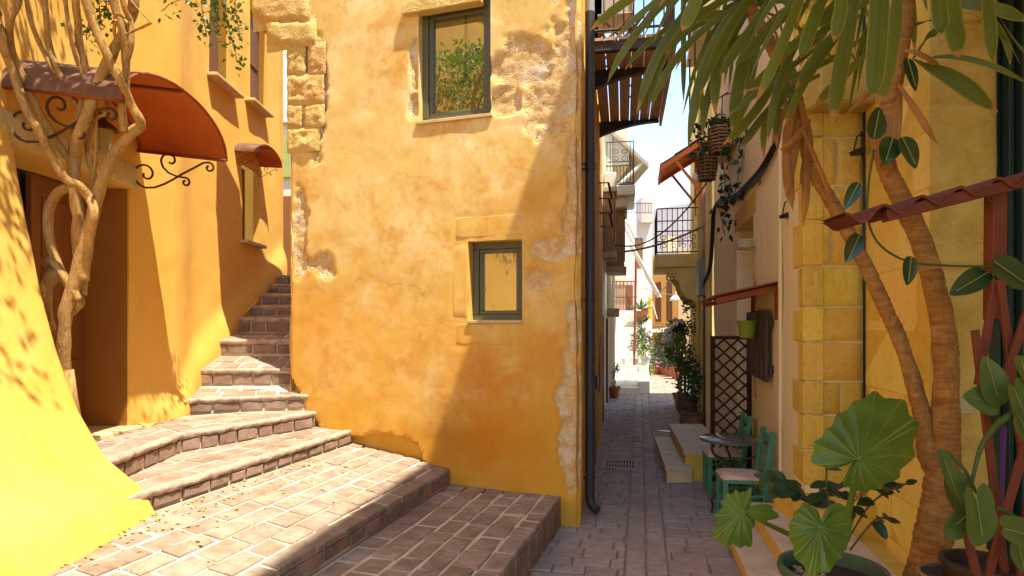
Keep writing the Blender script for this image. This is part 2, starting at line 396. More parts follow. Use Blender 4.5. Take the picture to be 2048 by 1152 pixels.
def step(name, front, back, z, zb, zt=None, bl=.3, bw=.2, riser=True):
    """front: two points of the low edge (left to right as one climbs); back: two points behind; a tread slab, its bricks and its riser stones"""
    f0, f1, b1, b0 = [Vector((p[0], p[1], 0)) for p in (*front, *back)]
    zt = zt or z; mb = MB(); e = (f1 - f0).normalized(); nrm = Vector((e.y, -e.x, 0))
    P_ = [f0 + Vector((0, 0, z - .008)), f1 + Vector((0, 0, z - .008)), b1 + Vector((0, 0, zt - .008)), b0 + Vector((0, 0, zt - .008))]
    P_[0] -= nrm * .03; P_[1] -= nrm * .03
    mb.prism(P_, (0, 0, -(z - zb) - .12)); o = tag(mb.build(name, m_mort), kind='structure')
    inw = -nrm; L = (f1 - f0).length
    tl = lambda p: ((p - f0).dot(e), (p - f0).dot(inw))
    poly = clock([tl(p) for p in (f0, f1, b1, b0)]); D = max(p[1] for p in poly)
    fr = lambda a_, b_, h=0: f0 + e * a_ + inw * b_ + Vector((0, 0, z + (zt - z) * b_ / max(.1, D) + h))
    # a rough lime nosing that overhangs the riser a little
    nb = MB(); N = max(6, int(L / .05))
    prof = [(.004, -.05), (-.006, -.042), (-.012, -.02), (-.006, -.003), (.012, .003), (.06, .0)]
    def nf(i, j):
        a_ = i * L; k = prof[round(j * 5)]
        r = 1 + .8 * nz(a_ * 9, z * 9, j * 2); return f0 + e * a_ + inw * (k[0] * r + .014 * nz(a_ * 4, z) + .008 * nz(a_ * 17, z, j)) + Vector((0, 0, z + k[1] * (1 + .4 * nz(a_ * 12, j, z * 5)) + .004 * nz(a_ * 14, z + j)))
    nb.grid(nf, N * 2, 5); nb.build('nosing', m_cement2, o, True)
    poly2 = clip(poly, clock([(-9, .055), (9, .055), (9, 9), (-9, 9)]))
    if len(poly2) > 2: pave(o, 'paving_brick', m_brick, fr, poly2, bl, bw, joint=.022, depth=.04, ch=.007, zj=.005, jit=.01)
    if riser:
        h = z - zb - .05; fr3 = plane_frame(f0 + Vector((0, 0, zb)), e, (0, 0, 1)); fr4 = lambda a_, b_, h_=0: fr3(a_, b_, h_ - .006)
        pave(o, 'riser_stone', m_riser, fr4, [(0, 0), (L, 0), (L, h), (0, h)], .24, h, joint=.022, depth=.03, ch=.006, zj=.006, jit=.004, rowjit=0)
    return o
m_cement2 = simple('worn_step_mortar', (.50, .37, .27), (.30, .19, .13), .95, 14, .9, 45, .012)
XL = -3.62
step('stair_step', ((xw(-2.145, 3.55), 3.55), (xw(-2.145, 6.62), 6.62)), ((-2.3, 6.9), (-3.4, 3.55)), .78, .64, .80)
step('stair_step', ((-2.70, 4.05), (-2.80, 5.31)), ((XL, 6.0), (XL, 4.05)), .965, .79, .98)
step('stair_step', ((-2.80, 5.31), (-2.1, 6.69)), ((-2.15, 6.95), (XL, 6.0)), .962, .79, .985)
RS = [(6.22, 6.58, 1.14, .985, 1.22), (6.92, 7.0, 1.40, 1.22, 1.53), (7.42, 7.45, 1.72, 1.54, 1.80), (7.92, 7.95, 1.99, 1.80, 2.02), (8.26, 8.27, 2.155, 2.02, 2.18), (8.55, 8.55, 2.33, 2.18, 2.35), (8.87, 8.87, 2.48, 2.35, 2.50), (9.15, 9.15, 2.63, 2.50, 2.66)]
for i, (ya, yb, z, zb, zt) in enumerate(RS):
    na, nb_ = (RS[i + 1][0], RS[i + 1][1]) if i + 1 < len(RS) else (13.0, 13.0)
    step('stair_step', ((XL, ya), (-1.7, yb) if i else (-2.2, 6.745)), ((-1.6, nb_ + .02), (XL, na + .02)), z, zb, zt, bw=.22)
# ------------------------------------------------------------ walls with openings
def wallgrid(mb, a, b, z0, z1, holes=(), st=.05, disp=None, rmat=0, attr=None, stz=None):
    a = Vector((a[0], a[1], 0)); b = Vector((b[0], b[1], 0)); d = (b - a); L = d.length; d.normalize(); n = Vector((d.y, -d.x, 0))
    def lines(lo, hi, s, ex):
        k = max(1, round((hi - lo) / s)); base = [lo + (hi - lo) * i / k for i in range(k + 1)]
        ex = [e for e in ex if lo < e < hi]
        return sorted([x for x in base if all(abs(x - e) > s * .45 for e in ex) or x in (lo, hi)] + list(set(ex)))
    us = lines(0, L, st, [h[0] for h in holes] + [h[1] for h in holes]); zs = lines(z0, z1, stz or st, [h[2] for h in holes] + [h[3] for h in holes])
    inh = lambda u, z: next((h for h in holes if h[0] < u < h[1] and h[2] < z < h[3]), None)
    nu, nv = len(us), len(zs); base = len(mb.v); at_ = []
    for z in zs:
        for u in us:
            k = disp(u, z) if disp else 0
            mb.v.append(a + d * u + n * k + Vector((0, 0, z)))
            if attr is not None: attr.append(at_)
    cell = [[inh((us[i] + us[i + 1]) / 2, (zs[j] + zs[j + 1]) / 2) for i in range(nu - 1)] for j in range(nv - 1)]
    for j in range(nv - 1):
        for i in range(nu - 1):
            q = base + j * nu + i
            if not cell[j][i]: mb.f.append([q, q + 1, q + nu + 1, q + nu]); mb.mi.append(mb.m); continue
            dep = cell[j][i][4]
            for (di, dj, e) in ((-1, 0, (q + nu, q)), (1, 0, (q + 1, q + nu + 1)), (0, -1, (q, q + 1)), (0, 1, (q + nu + 1, q + nu))):
                ii, jj = i + di, j + dj
                if 0 <= ii < nu - 1 and 0 <= jj < nv - 1 and not cell[jj][ii]:
                    pa, pb = mb.v[e[0]], mb.v[e[1]]; ka = (pa - a).dot(n); kb = (pb - a).dot(n)
                    k = len(mb.v); mb.v += [pa - n * (dep + ka), pb - n * (dep + kb)]; mb.f.append([e[0], e[1], k + 1, k]); mb.mi.append(rmat)
    return d, n, L
def uz(px, py, a, b):                                   # wall coordinates of a spot in the photograph
    p = onwall(px, py, a, b); d = Vector((b[0] - a[0], b[1] - a[1], 0)).normalized()
    return (p - Vector((a[0], a[1], 0))).dot(d), p.z
# ------------------------------------------------------------ the ochre house in the middle
LC = Vector((-2.44, 6.816, 0)); CC = Vector((.63, 5.81, 0)); FD = (CC - LC).normalized(); FN = Vector((FD.y, -FD.x, 0)); FL = (CC - LC).length
a_, b_ = LC, CC
fw = lambda px, py: uz(px, py, LC, CC)
def facade_material():
    t = NT('ochre_limewash'); sep = t.n('ShaderNodeSeparateXYZ'); t.l(t.pos, sep.inputs[0]); z = sep.outputs['Z']
    zz = t.math('ADD', z, t.math('MULTIPLY', t.math('SUBTRACT', t.noise(1.3, 5, .6), .5), 2.4))
    zr = t.n('ShaderNodeMapRange'); t.l(zz, zr.inputs[0]); zr.inputs[1].default_value = .6; zr.inputs[2].default_value = 3.6
    col = t.mix(zr.outputs[0], (.60, .30, .032), (.68, .46, .145))
    cl = t.noise(1.9, 7, .66, None, .5)
    col = t.mix(t.math('MULTIPLY', t.ramp(cl, .46, .66), t.math('ADD', t.math('MULTIPLY', zr.outputs[0], .75), .08)), col, (.78, .61, .31))            # pale worn limewash
    col = t.mix(t.math('MULTIPLY', t.ramp(t.noise(2.6, 7, .68, None, .3), .5, .66), .6), col, (.55, .23, .022))   # deeper ochre
    col = t.mix(t.math('MULTIPLY', t.ramp(t.noise(5, 5, .62, t.mp((1.5, 1.5, .22))), .52, .75), .4), col, (.62, .32, .05))
    col = t.mix(t.math('MULTIPLY', t.ramp(t.noise(8, 6, .7), .56, .74), .4), col, (.46, .20, .03))
    for (px, py, r0, r1, cc, k) in ((960, 770, .05, .55, (.52, .135, .008), .6), (905, 870, .05, .5, (.34, .15, .02), .8), (800, 930, .1, .5, (.52, .22, .02), .6), (1000, 880, .1, .7, (.56, .20, .012), .7), (1090, 720, .1, .4, (.56, .22, .02), .6),
                                    (730, 290, .2, .75, (.70, .50, .16), .6), (680, 470, .1, .55, (.70, .48, .14), .45), (1080, 400, .1, .5, (.60, .27, .04), .6), (640, 640, .1, .5, (.58, .24, .02), .5), (1010, 180, .1, .6, (.74, .55, .27), .5)):
        p = onwall(px, py, LC, CC); col = t.mix(t.math('MULTIPLY', t.sphere(tuple(p), r0, r1), k), col, cc)
    at_ = t.n('ShaderNodeAttribute'); at_.attribute_name = 'bare'; br = t.math('ADD', at_.outputs['Fac'], t.math('MULTIPLY', t.math('SUBTRACT', t.noise(26, 5, .7), .5), .5))
    br = t.ramp(br, .42, .6)
    st = t.mix(t.ramp(t.noise(12, 7, .7), .35, .68), (.66, .47, .22), (.50, .29, .09))
    st = t.mix(t.math('MULTIPLY', t.ramp(t.noise(5, 5, .6), .5, .65), .6), st, (.68, .60, .46))
    st = t.mix(t.ramp(t.vor(42), .02, .16, (1, 1, 1), (0, 0, 0)), st, (.26, .13, .04))
    ck = t.cracks(.8, .006, .5); col = t.mix(t.math('MULTIPLY', ck, .22), col, (.24, .10, .02))
    col = t.mix(br, col, st)
    h1 = t.math('ADD', t.math('MULTIPLY', t.noise(9, 8, .6), .9), t.math('MULTIPLY', t.noise(2.3, 4, .5), 1.6))
    h2 = t.math('SUBTRACT', t.noise(22, 8, .72), t.ramp(t.vor(34), .03, .3, (1, 1, 1), (0, 0, 0)))
    n1 = t.bump(h1, .15, .010); n2 = t.bump(t.math('MULTIPLY', h2, br), .7, .016, n1)
    return t.fin(col, .9, n2, .15)
m_fac = facade_material()
m_corb = stone('porous_corner_stone', (.66, .46, .19), (.56, .35, .11), (.36, .19, .05), .14, 1.0, .016, 26, 5)
ochre = empty('ochre_house', (-.8, 6.2, .2), 'ochre limewashed stone house with two small dark framed windows facing the terraces', 'house')
# bare stone patches on the facade as (px, py, radius x, radius y)
BARE = [(628, 190, 26, 130), (600, 440, 16, 60), (598, 520, 14, 40), (646, 528, 30, 26), (1140, 840, 26, 150), (1110, 498, 55, 24), (1050, 120, 70, 60), (1100, 200, 60, 70), (1140, 90, 40, 90),
        (1010, 200, 34, 36), (828, 130, 9, 55), (826, 210, 14, 28), (1145, 340, 14, 80), (1148, 640, 16, 50), (1082, 560, 24, 22), (1140, 450, 22, 40)]
BW = []
for px, py, rx, ry in BARE:
    u0, z0 = fw(px, py); u1, _ = fw(px + rx, py); _, z1 = fw(px, py - ry); BW.append((u0, z0, max(.03, u1 - u0), max(.03, z1 - z0)))
def bare(u, z):
    m = 0
    for u0, z0, ru, rz in BW:
        d = math.hypot((u - u0) / ru, (z - z0) / rz) + .55 * fbm(u, z, 3.1, 4.5, 4)
        m = max(m, 1 - sst(.8, 1.08, d))
    return m
LIP = [fw(*p) for p in ((560, 720), (590, 770), (612, 820), (640, 858), (690, 880), (745, 868), (800, 872), (835, 895), (850, 935), (870, 948), (900, 985))]
def lipz(u):
    for i in range(len(LIP) - 1):
        if LIP[i][0] <= u <= LIP[i + 1][0]:
            t = (u - LIP[i][0]) / (LIP[i + 1][0] - LIP[i][0]); return LIP[i][1] * (1 - t) + LIP[i + 1][1] * t
    return LIP[0][1] + .2 if u < LIP[0][0] else -1
# the plaster round the small window is pushed back to a shallow dressed stone frame
fr0 = fw(905, 700); fr1 = fw(1062, 418)
def fdisp(u, z):
    k = .010 * fbm(u, z, .3, .9, 2) + .0028 * fbm(u, z, 5.5, 4.5, 4) + .0012 * fbm(u, z, 1.5, 18, 3)
    k -= .028 * bare(u, z) * (1 + .5 * fbm(u, z, 9, 11, 4))
    k -= .075 * (1 - sst(-.015, .02, z - lipz(u) + .03 * fbm(u, z, 2, 7, 3)))
    inn = min(u - fr0[0], fr1[0] - u, z - fr0[1], fr1[1] - z) + .018 * nz(u, z, 4, 8); k -= .003 * sst(-.006, .012, inn)
    e = min(u, FL - u); k -= .05 * (1 - sst(0, .05, e)) ** 2
    return k
def hole(p0, p1, dep):
    u0, z0 = fw(*p0); u1, z1 = fw(*p1); return (u0, u1, z0, z1, dep)
H1 = hole((837, 245), (981, 0), .135); H2 = hole((936, 642), (1044, 478), .17)
H1 = (H1[0], H1[1], H1[2], fw(850, 13)[1] + .03, .135)
mb = MB(); mb.m = 0
wallgrid(mb, LC, CC, -.1, 5.95, (H1, H2), .026, fdisp, 0)
fo = mb.build('front_wall', m_fac, ochre, 40)
at_ = fo.data.attributes.new('bare', 'FLOAT', 'POINT'); vals = []
for v in fo.data.vertices:
    p = v.co + Vector(ochre.location) - LC; vals.append(bare(p.dot(FD), p.z + 0))
at_.data.foreach_set('value', vals)
m_side = plaster('orange_side_plaster', (.60, .29, .045), (.66, .38, .09), (.46, .19, .02), s1=1.2, s2=4, streak=.6, bump=.5)
B0 = LC - FN * 2.55; C1 = Vector((wl(11.8), 11.8, 0))
mb = MB()
wallgrid(mb, CC, C1, -.1, 7.2, [], .12, lambda u, z: -.035 * (1 - sst(0, .06, u)) + .03 * fbm(u, z, 2, 1.6, 3))
wallgrid(mb, B0, LC, 0, 5.3, [], .12, lambda u, z: .02 * fbm(u, z, 7, 2, 3) - .03 * (1 - sst(0, .05, (B0 - LC).length - u)))
mb.quad(C1, C1 - Vector((3.4, 0, 0)), C1 + Vector((-3.4, 0, 7.2)), C1 + Vector((0, 0, 7.2)))
mb.quad(B0, C1 - Vector((2.4, 0, 0)), C1 + Vector((-2.4, 0, 5.4)), B0 + Vector((0, 0, 5.4)))
mb.build('side_wall', m_side, ochre, 40)
mb = MB()                                                       # jettied upper floor over the passage
J0 = LC - FD * .44
mb.prism([J0 + Vector((0, 0, 5.2)) - FN * .12, LC + Vector((0, 0, 5.2)) - FN * .12, LC - FN * 2.5 + Vector((0, 0, 5.2)), J0 - FN * 2.5 + Vector((0, 0, 5.2))], (0, 0, .74))
mb.build('jetty', m_side, ochre)
mb = MB(); mb.prism([J0 + Vector((0, 0, 5.95)), CC + Vector((0, 0, 5.95)), C1 + Vector((0, 0, 5.95)), C1 + Vector((-2.6, 0, 5.95)), B0 - FD * .44 + Vector((0, 0, 5.95))], (0, 0, .06)); mb.build('roof', m_cement, ochre)
mb = MB(); mb.prism([CC - FN * 1.2 + Vector((0, 0, 6.0)), CC + Vector((.035, .22, 6.0)), C1 + Vector((-.02, 0, 6)), C1 + Vector((-2.4, 0, 6.0))], (0, 0, 1.2)); mb.build('roof_storey', m_side, ochre)
def roughstone(parent, poly, dep, mat, name='stone', st=.035, amp=.012, back=.0, pln=None):
    """a squared block on the facade plane: poly = photo outline, front face roughened"""
    pts = [fw(*p) for p in poly]; u0 = min(p[0] for p in pts); u1 = max(p[0] for p in pts); z0 = min(p[1] for p in pts); z1 = max(p[1] for p in pts)
    m = MB(); nu = max(4, int((u1 - u0) / st)); nv = max(4, int((z1 - z0) / st)); sd = U(0, 99)
    pl2 = clock(pts)
    def inside_d(u, z):
        d = 9
        for i in range(len(pl2)):
            p, q = Vector(pl2[i - 1]), Vector(pl2[i]); e = (q - p).normalized(); d = min(d, (-e.y) * (u - p.x) + e.x * (z - p.y))
        return d
    def f(i, j):
        u = u0 + (u1 - u0) * i; z = z0 + (z1 - z0) * j; d = inside_d(u, z)
        k = dep * sst(-.02, .03, d) - back + amp * fbm(u + sd, z, 0, 9, 4) * sst(0, .06, d)
        du = .012 * nz(u * 12, z * 12, sd); return LC + FD * (u + du) + FN * k + Vector((0, 0, z + .012 * nz(u * 12, z * 12, sd + 5)))
    m.grid(f, nu, nv); return m.build(name, mat, parent, 50, loc=LC + FD * u0 + Vector((0, 0, z0)))
for poly in (((575, 172), (648, 172), (648, 232), (575, 232)), ((574, 90), (612, 95), (612, 150), (574, 150)), ((616, 86), (652, 88), (650, 148), (618, 150)), ((575, 152), (650, 150), (650, 206), (575, 206)),
             ((575, 210), (604, 212), (604, 256), (575, 256)), ((610, 212), (648, 208), (650, 254), (610, 254)), ((575, 258), (640, 258), (630, 302), (575, 304))):
    if poly[0][1] == 172: continue
    roughstone(ochre, poly, .02, m_corb, amp=.022, st=.022)
# corbel stones that carry the jetty: real blocks half a metre deep
for poly in (((507, -110), (640, -110), (640, -52), (507, -52)), ((506, -50), (622, -50), (622, 44), (534, 46), (506, 28)), ((534, 46), (630, 44), (634, 90), (570, 94), (536, 74))):
    pts = [fw(*p) for p in poly]; m = MB()
    m.prism([LC + FD * u + FN * .02 + Vector((0, 0, z)) for u, z in pts], -FN * .5)
    m.build('corbel_stone', m_corb, ochre)
    roughstone(ochre, poly, .05, m_corb, 'corbel_face', back=.0)
# windows of the ochre house
m_frame = simple('olive_grey_frame', (.105, .10, .055), (.095, .088, .048), .45, 3, .05, 80, .001, spec=.4)
def glass(name, tint, rough=.03):
    t = NT(name); col = t.mix(t.ramp(t.noise(2, 4, .5), .35, .7), tint, [x * .8 for x in tint]); t.fin(col, rough, None, .5); gl = t.n('ShaderNodeBsdfGlossy'); gl.inputs['Roughness'].default_value = .02; gl.inputs[0].default_value = (.9, .9, .9, 1); t.l(t.bump(t.noise(3, 2, .4), .06, .004), gl.inputs['Normal']); mx = t.n('ShaderNodeMixShader'); mx.inputs[0].default_value = .42; t.l(t.b.outputs[0], mx.inputs[1]); t.l(gl.outputs[0], mx.inputs[2]); t.l(mx.outputs[0], t.o.inputs[0]); return t.m
m_pane = glass('window_glass', (.085, .085, .03))
def window(parent, a, d, n, h, bar_=.075, dep=None, mat=m_frame, pane=m_pane, sash=.05, cross=False, name='window'):
    """frame, sash and pane set at the back of an opening (u0, u1, z0, z1, depth)"""
    u0, u1, z0, z1, D = h; dep = dep or D; a = Vector((a[0], a[1], 0))
    P_ = lambda u, z, k: a + d * u + n * k + Vector((0, 0, z))
    def ring(u0, u1, z0, z1, w_, k0, th):
        m = MB(); up = Vector((0, 0, 1)); mid = k0 + th / 2
        for (c0, c1, s0, s1) in ((u0, u1, z0, z0 + w_), (u0, u1, z1 - w_, z1), (u0, u0 + w_, z0 + w_, z1 - w_), (u1 - w_, u1, z0 + w_, z1 - w_)):
            m.obox(P_((c0 + c1) / 2, (s0 + s1) / 2, mid), d, n, up, ((c1 - c0) / 2, th / 2, (s1 - s0) / 2), .006)
        return m
    o = ring(u0 - .01, u1 + .01, z0 - .01, z1 + .01, bar_, -dep - .005, .05).build(name, mat, parent)
    i0, i1, j0, j1 = u0 + bar_ - .01, u1 - bar_ + .01, z0 + bar_ - .01, z1 - bar_ + .01
    ring(i0, i1, j0, j1, sash, -dep - .02, .045).build('sash', mat, o)
    m = MB(); m.obox(P_((i0 + i1) / 2, (j0 + j1) / 2, -dep - .012), d, n, (0, 0, 1), ((i1 - i0) / 2 - .02, .006, (j1 - j0) / 2 - .02)); m.build('pane', pane, o)
    return o
w1 = window(ochre, LC, FD, FN, H1); w2 = window(ochre, LC, FD, FN, H2, .075, sash=.04)
p = onwall(921, 135, LC, CC) - FN * .12; mb = MB(); mb.tube([onwall(921, 20, LC, CC) - FN * .118, p], .0025, 5); mb.lathe([(.001, .0), (.008, -.01), (.009, -.035), (.002, -.045)], p, 8); mb.build('blind_cord', m_black, w1)
for h, e in ((H1, .02), (H2, .0)):                                # sills
    m = MB(); m.obox(LC + FD * ((h[0] + h[1]) / 2) + FN * (-h[4] / 2 + .01) + Vector((0, 0, h[2] - .008)), FD, FN, (0, 0, 1), ((h[1] - h[0]) / 2 + e, h[4] / 2 + .012, .016), .004); m.build('sill', m_stoneL, ochre)
u0, z0 = fw(785, 105); u0 += .145; z0 += .345; mb = MB()               # stone band above the upper window, outside the frame, whose shadow shows
mb.obox(LC + FD * (u0 + .42) + FN * .0 + Vector((0, 0, z0 + .06)), FD, FN, (0, 0, 1), (.42, .06, .06), .006); mb.build('window_hood', m_corb, ochre)
for (x0, y0, x1, y1) in ((905, 482, 936, 642), (905, 425, 1052, 478), (905, 645, 1052, 690)):  # dressed stones round the small window
    a0 = fw(x0, y1); a1 = fw(x1, y0); m = MB()
    def f(i, j):
        u = a0[0] + (a1[0] - a0[0]) * i; z = a0[1] + (a1[1] - a0[1]) * j; e = min(i, 1 - i) * (a1[0] - a0[0]); e2 = min(j, 1 - j) * (a1[1] - a0[1])
        return LC + FD * u + FN * (-.012 + .015 * sst(0, .012, min(e, e2)) + .003 * fbm(u, z, 4, 7)) + Vector((0, 0, z))
    m.grid(f, 14, 14); m.build('dressed_stone', m_fs if 'm_fs' in globals() else m_fac, ochre, 40)
# ------------------------------------------------------------ the yellow house on the left
yel = empty('yellow_house', (-3.4, 3, .8), 'bright yellow plastered house along the stair with a brown door and shuttered windows', 'house')
YA, YB = (-3.4, -4.0), (-3.4, 9.7)
def ly(px): return 3.4 / ((CX - px) / F)
def ldisp(u, z):
    Y = u - 4
    k = .05 - .20 * sst(6.2, 7.1, Y) + .035 * fbm(Y * .5, z * .35, 3, 1, 2) + .006 * fbm(Y, z, 1, 3.5, 3)
    if Y > 5.5:
        zf = .95 + max(0, (Y - 6.2)) * .55; k += .09 * (1 - sst(0, .4, z - zf)) * sst(5.5, 6.1, Y)
    k -= .06 * (1 - sst(0, .1, 9.7 - Y)) ** 2
    return k
DOOR = (8.2, 9.46, .93, 3.07, .36)
WU = (11.35, 11.98, 4.86, 6.5, .25); WS = (12.4, 12.98, 4.95, 6.3, .12); WN = (12.2, 12.74, 3.02, 4.05, .22)
mb = MB(); wallgrid(mb, YA, YB, 0, 7.4, (DOOR, WU, WS, WN), .075, ldisp, 1)
e0 = Vector((YB[0] - .15, YB[1], 0)); mb.quad(e0, e0 - Vector((4, 0, 0)), e0 + Vector((-4, 0, 7.4)), e0 + Vector((0, 0, 7.4)))
mb.build('wall', [m_left, m_left], yel, 40)
mb = MB(); mb.box((-8, -4, 7.35), (-3.3, 9.75, 7.45)); mb.build('roof', m_cement, yel)
# battered foot of the wall before the door
BP = [(0, -2.20), (.35, -2.26), (.64, -2.37), (.8, -2.46), (1.0, -2.70), (1.3, -2.87), (1.7, -3.02), (2.1, -3.14), (2.6, -3.25), (3.1, -3.33), (3.6, -3.37)]
def bx(z):
    for i in range(len(BP) - 1):
        if z <= BP[i + 1][0]: t = (z - BP[i][0]) / (BP[i + 1][0] - BP[i][0]); return BP[i][1] * (1 - t) + BP[i + 1][1] * t
    return -3.38
mb = MB()
def bf(i, j):
    z = -.1 + 3.65 * j; zz = max(0, z); Y = -4 + 8.22 * i; x = bx(zz) + .03 * fbm(Y * .6, z * .5, 8, 1, 2)
    e = sst(0, .09, 4.22 - Y); return Vector((-3.6 + (x + 3.6) * (e ** .5 if e > 0 else 0), Y, z))
mb.grid(lambda i, j: bf(1 - (1 - i) ** 2.2, j), 90, 60, flip=False); mb.build('battered_foot', m_left, yel, 50)
m_brownrev = simple('brown_orange_jamb_paint', (.36, .145, .022), (.32, .12, .018), .75, 3, .15, 30)
jz = MB(); jz.box((-3.75, 5.453, .95), (-3.362, 5.475, 3.065)); jz.build('door_jamb', m_brownrev, yel)
mb = MB(); mb.box((-3.78, 4.85, .96), (-3.73, 5.46, 3.06), .006); dr = mb.build('door', m_doorwood, yel)
for zc in (1.35, 2.0, 2.65): m = MB(); m.box((-3.735, 4.95, zc - .24), (-3.718, 5.38, zc + .24), .008); m.build('door_panel', m_doorwood, dr)
mb = MB(); mb.box((-4.6, 4.1, .9), (-3.8, 5.6, 3.1)); mb.build('dark_room_block', m_black, yel)  # solid black block stands for the unlit room behind the door
mb = MB(); mb.box((-3.75, 4.19, .955), (-3.25, 5.5, 1.0), .01); mb.build('threshold', m_cement, yel)
mb = MB()
def lf(i, j):
    z = 3.08 + .23 * j + .012 * nz(i * 9, j * 3); Y = 3.4 + 2.2 * i; e = min(i, 1 - i) * 2.2; e2 = min(j, 1 - j) * .23
    return Vector((-3.37 + .05 * sst(0, .03, min(e, e2)) + .006 * fbm(Y, z, 3, 14), Y, z))
mb.grid(lf, 60, 10); mb.build('lintel', m_stoneL, yel, 40)
m_shut = simple('brown_shutter_paint', (.17, .075, .028), (.13, .055, .02), .6, 5, .2, 40, stretch=(5, 5, .5))
mb = MB(); mb.box((-3.67, 8.42, 4.96), (-3.63, 8.97, 6.29), .005); sh = mb.build('shutter', m_shut, yel)
for z0, z1 in ((5.02, 5.42), (5.5, 6.2)): m = MB(); m.box((-3.63, 8.5, z0), (-3.612, 8.9, z1), .01); m.build('shutter_panel', m_shut, sh)
for (y0, y1, z) in ((8.36, 9.05, 4.93), (7.3, 8.05, 4.84), (8.15, 8.78, 3.0)): m = MB(); m.box((-3.6, y0, z - .03), (-3.44, y1, z + .012), .008); m.build('window_sill', m_stoneL, yel)
mb = MB(); mb.box((-3.82, 7.3, 4.8), (-3.76, 8.0, 6.55)); mb.build('shutter', m_shut, yel)
mb = MB(); mb.box((-3.79, 8.19, 3.0), (-3.74, 8.75, 4.07)); mb.build('shutter', m_shut, yel)
mb = MB()                                                        # the cement fillet between wall and steps
for Y0, Y1, z0, z1 in ((5.62, 6.2, .985, 1.0), (6.25, 6.95, 1.14, 1.22), (6.95, 7.45, 1.40, 1.53), (7.45, 7.95, 1.72, 1.8), (7.95, 8.6, 2.0, 2.33), (8.6, 9.7, 2.35, 2.7)):
    x0 = -3.4 + ldisp(Y0 + 4, z0 + .5); x1 = -3.4 + ldisp(Y1 + 4, z1 + .5)
    def ff(i, j, Y0=Y0, Y1=Y1, z0=z0, z1=z1, x0=x0, x1=x1):
        Y = Y0 + (Y1 - Y0) * i; x = x0 + (x1 - x0) * i; z = z0 + (z1 - z0) * i; k = j
        return Vector((x - .05 + .15 * k ** 1.6 + .02 * nz(Y * 5, k * 3), Y, z + .17 * (1 - k) ** 1.7 - .03 + .02 * nz(Y * 6, k * 4, 3)))
    mb.grid(ff, 8, 6, flip=True)
mb.build('cement_fillet', m_left, yel, True)
# ------------------------------------------------------------ right hand houses
m_white = plaster('cream_wall_plaster', (.75, .63, .36), (.79, .68, .42), (.67, .51, .23), s1=1.0, s2=3, streak=.35, bump=.3, bs=10)
m_ash = stone('yellow_ashlar', (.58, .40, .06), (.66, .48, .10), (.42, .25, .03), .22, .9, .010, 36, 4)
m_ashl = stone('pale_yellow_ashlar', (.74, .54, .12), (.78, .60, .17), (.58, .37, .06), .12, .5, .006, 30, 2.5)
m_ashj = simple('yellow_joint_mortar', (.68, .47, .075), (.56, .36, .05), .95, 8, .5, 50)
t = NT('combed_stone'); wv = t.n('ShaderNodeTexWave', wave_type='RINGS', bands_direction='X'); t.l(t.mp((6, 6, 6)), wv.inputs[0]); wv.inputs['Scale'].default_value = 1.6; wv.inputs['Distortion'].default_value = 9; wv.inputs['Detail'].default_value = 3; wv.inputs['Detail Scale'].default_value = 1.2
cc_ = t.mix(t.ramp(t.noise(4, 6, .65), .35, .7), (.50, .36, .09), (.38, .24, .045)); hh = t.math('ADD', t.math('MULTIPLY', wv.outputs['Fac'], .5), t.noise(30, 6, .7))
m_comb = t.fin(cc_, .9, t.bump(hh, .8, .010), .15)
RC = Vector((2.302, 4.91, 0)); RI = Vector((2.756, 4.91, 0)); RP = Vector((2.53, 3.78, 0)); RQ = Vector((2.93, 3.78, 0))
crm = empty('cream_house', (2.6, 7, 0), 'cream plastered house on the right with yellow corner stones and a stone framed doorway', 'house')
WFAR = Vector((wr(10.7), 10.7, 0))
cw = lambda px, py: uz(px, py, WFAR, RC)
DO0 = cw(1474, 900); DO1 = cw(1508, 425)
DOO = (DO0[0], DO1[0], -.05, cw(1508, 430)[1], .55)
WN2 = (cw(1505, 640)[0], cw(1553, 640)[0], 1.42, 2.16, .06)
mb = MB(); wallgrid(mb, WFAR, RC, -.1, 9.46, (DOO,), .14, lambda u, z: .012 * fbm(u, z, 2, 1.3, 3), 0)
wallgrid(mb, RC, RI, -.1, 9.46, (), .2, None)
mb.prism([RC + Vector((.01, .02, 9.4)), RI + Vector((3, .02, 9.4)), RI + Vector((3, 6, 9.4)), WFAR + Vector((0, 0, 9.4))], (0, 0, .06))
mb.build('wall', m_white, crm, 40)
mb = MB(); c = WFAR + (RC - WFAR).normalized() * ((DOO[0] + DOO[1]) / 2); mb.box((c.x + .4, c.y - 1.4, -.05), (c.x + .5, c.y + 1.6, 4.6)); mb.box((c.x + .1, c.y - 1.4, 4.3), (c.x + .6, c.y + 1.6, 4.5)); mb.build('recess_wall', m_white, crm)
dW = (RC - WFAR).normalized(); nW = Vector((dW.y, -dW.x, 0))
PW = lambda u, z, k=0: WFAR + dW * u + nW * k + Vector((0, 0, z))
mb = MB(); mb.obox(PW((DOO[0] + DOO[1]) / 2, DOO[3] + .13, -.26), dW, nW, (0, 0, 1), ((DOO[1] - DOO[0]) / 2 + .16, .27, .13), .01); mb.build('lintel', m_ash, crm)
z = 0.3
i = 0
while z < 2.9:                                                  # stones of the door jamb and of the corner, toothed into the plaster
    h = U(.2, .32); i += 1; l = .07 if i % 2 else .2
    mb = MB(); mb.obox(PW(DOO[1] + l / 2 - .01, z + h / 2, -.12), dW, nW, (0, 0, 1), (l / 2, .123, h / 2 - .006), .006, .004); mb.build('quoin', m_ash, crm); z += h
z = .62; i = 0; LW = (RC - WFAR).length
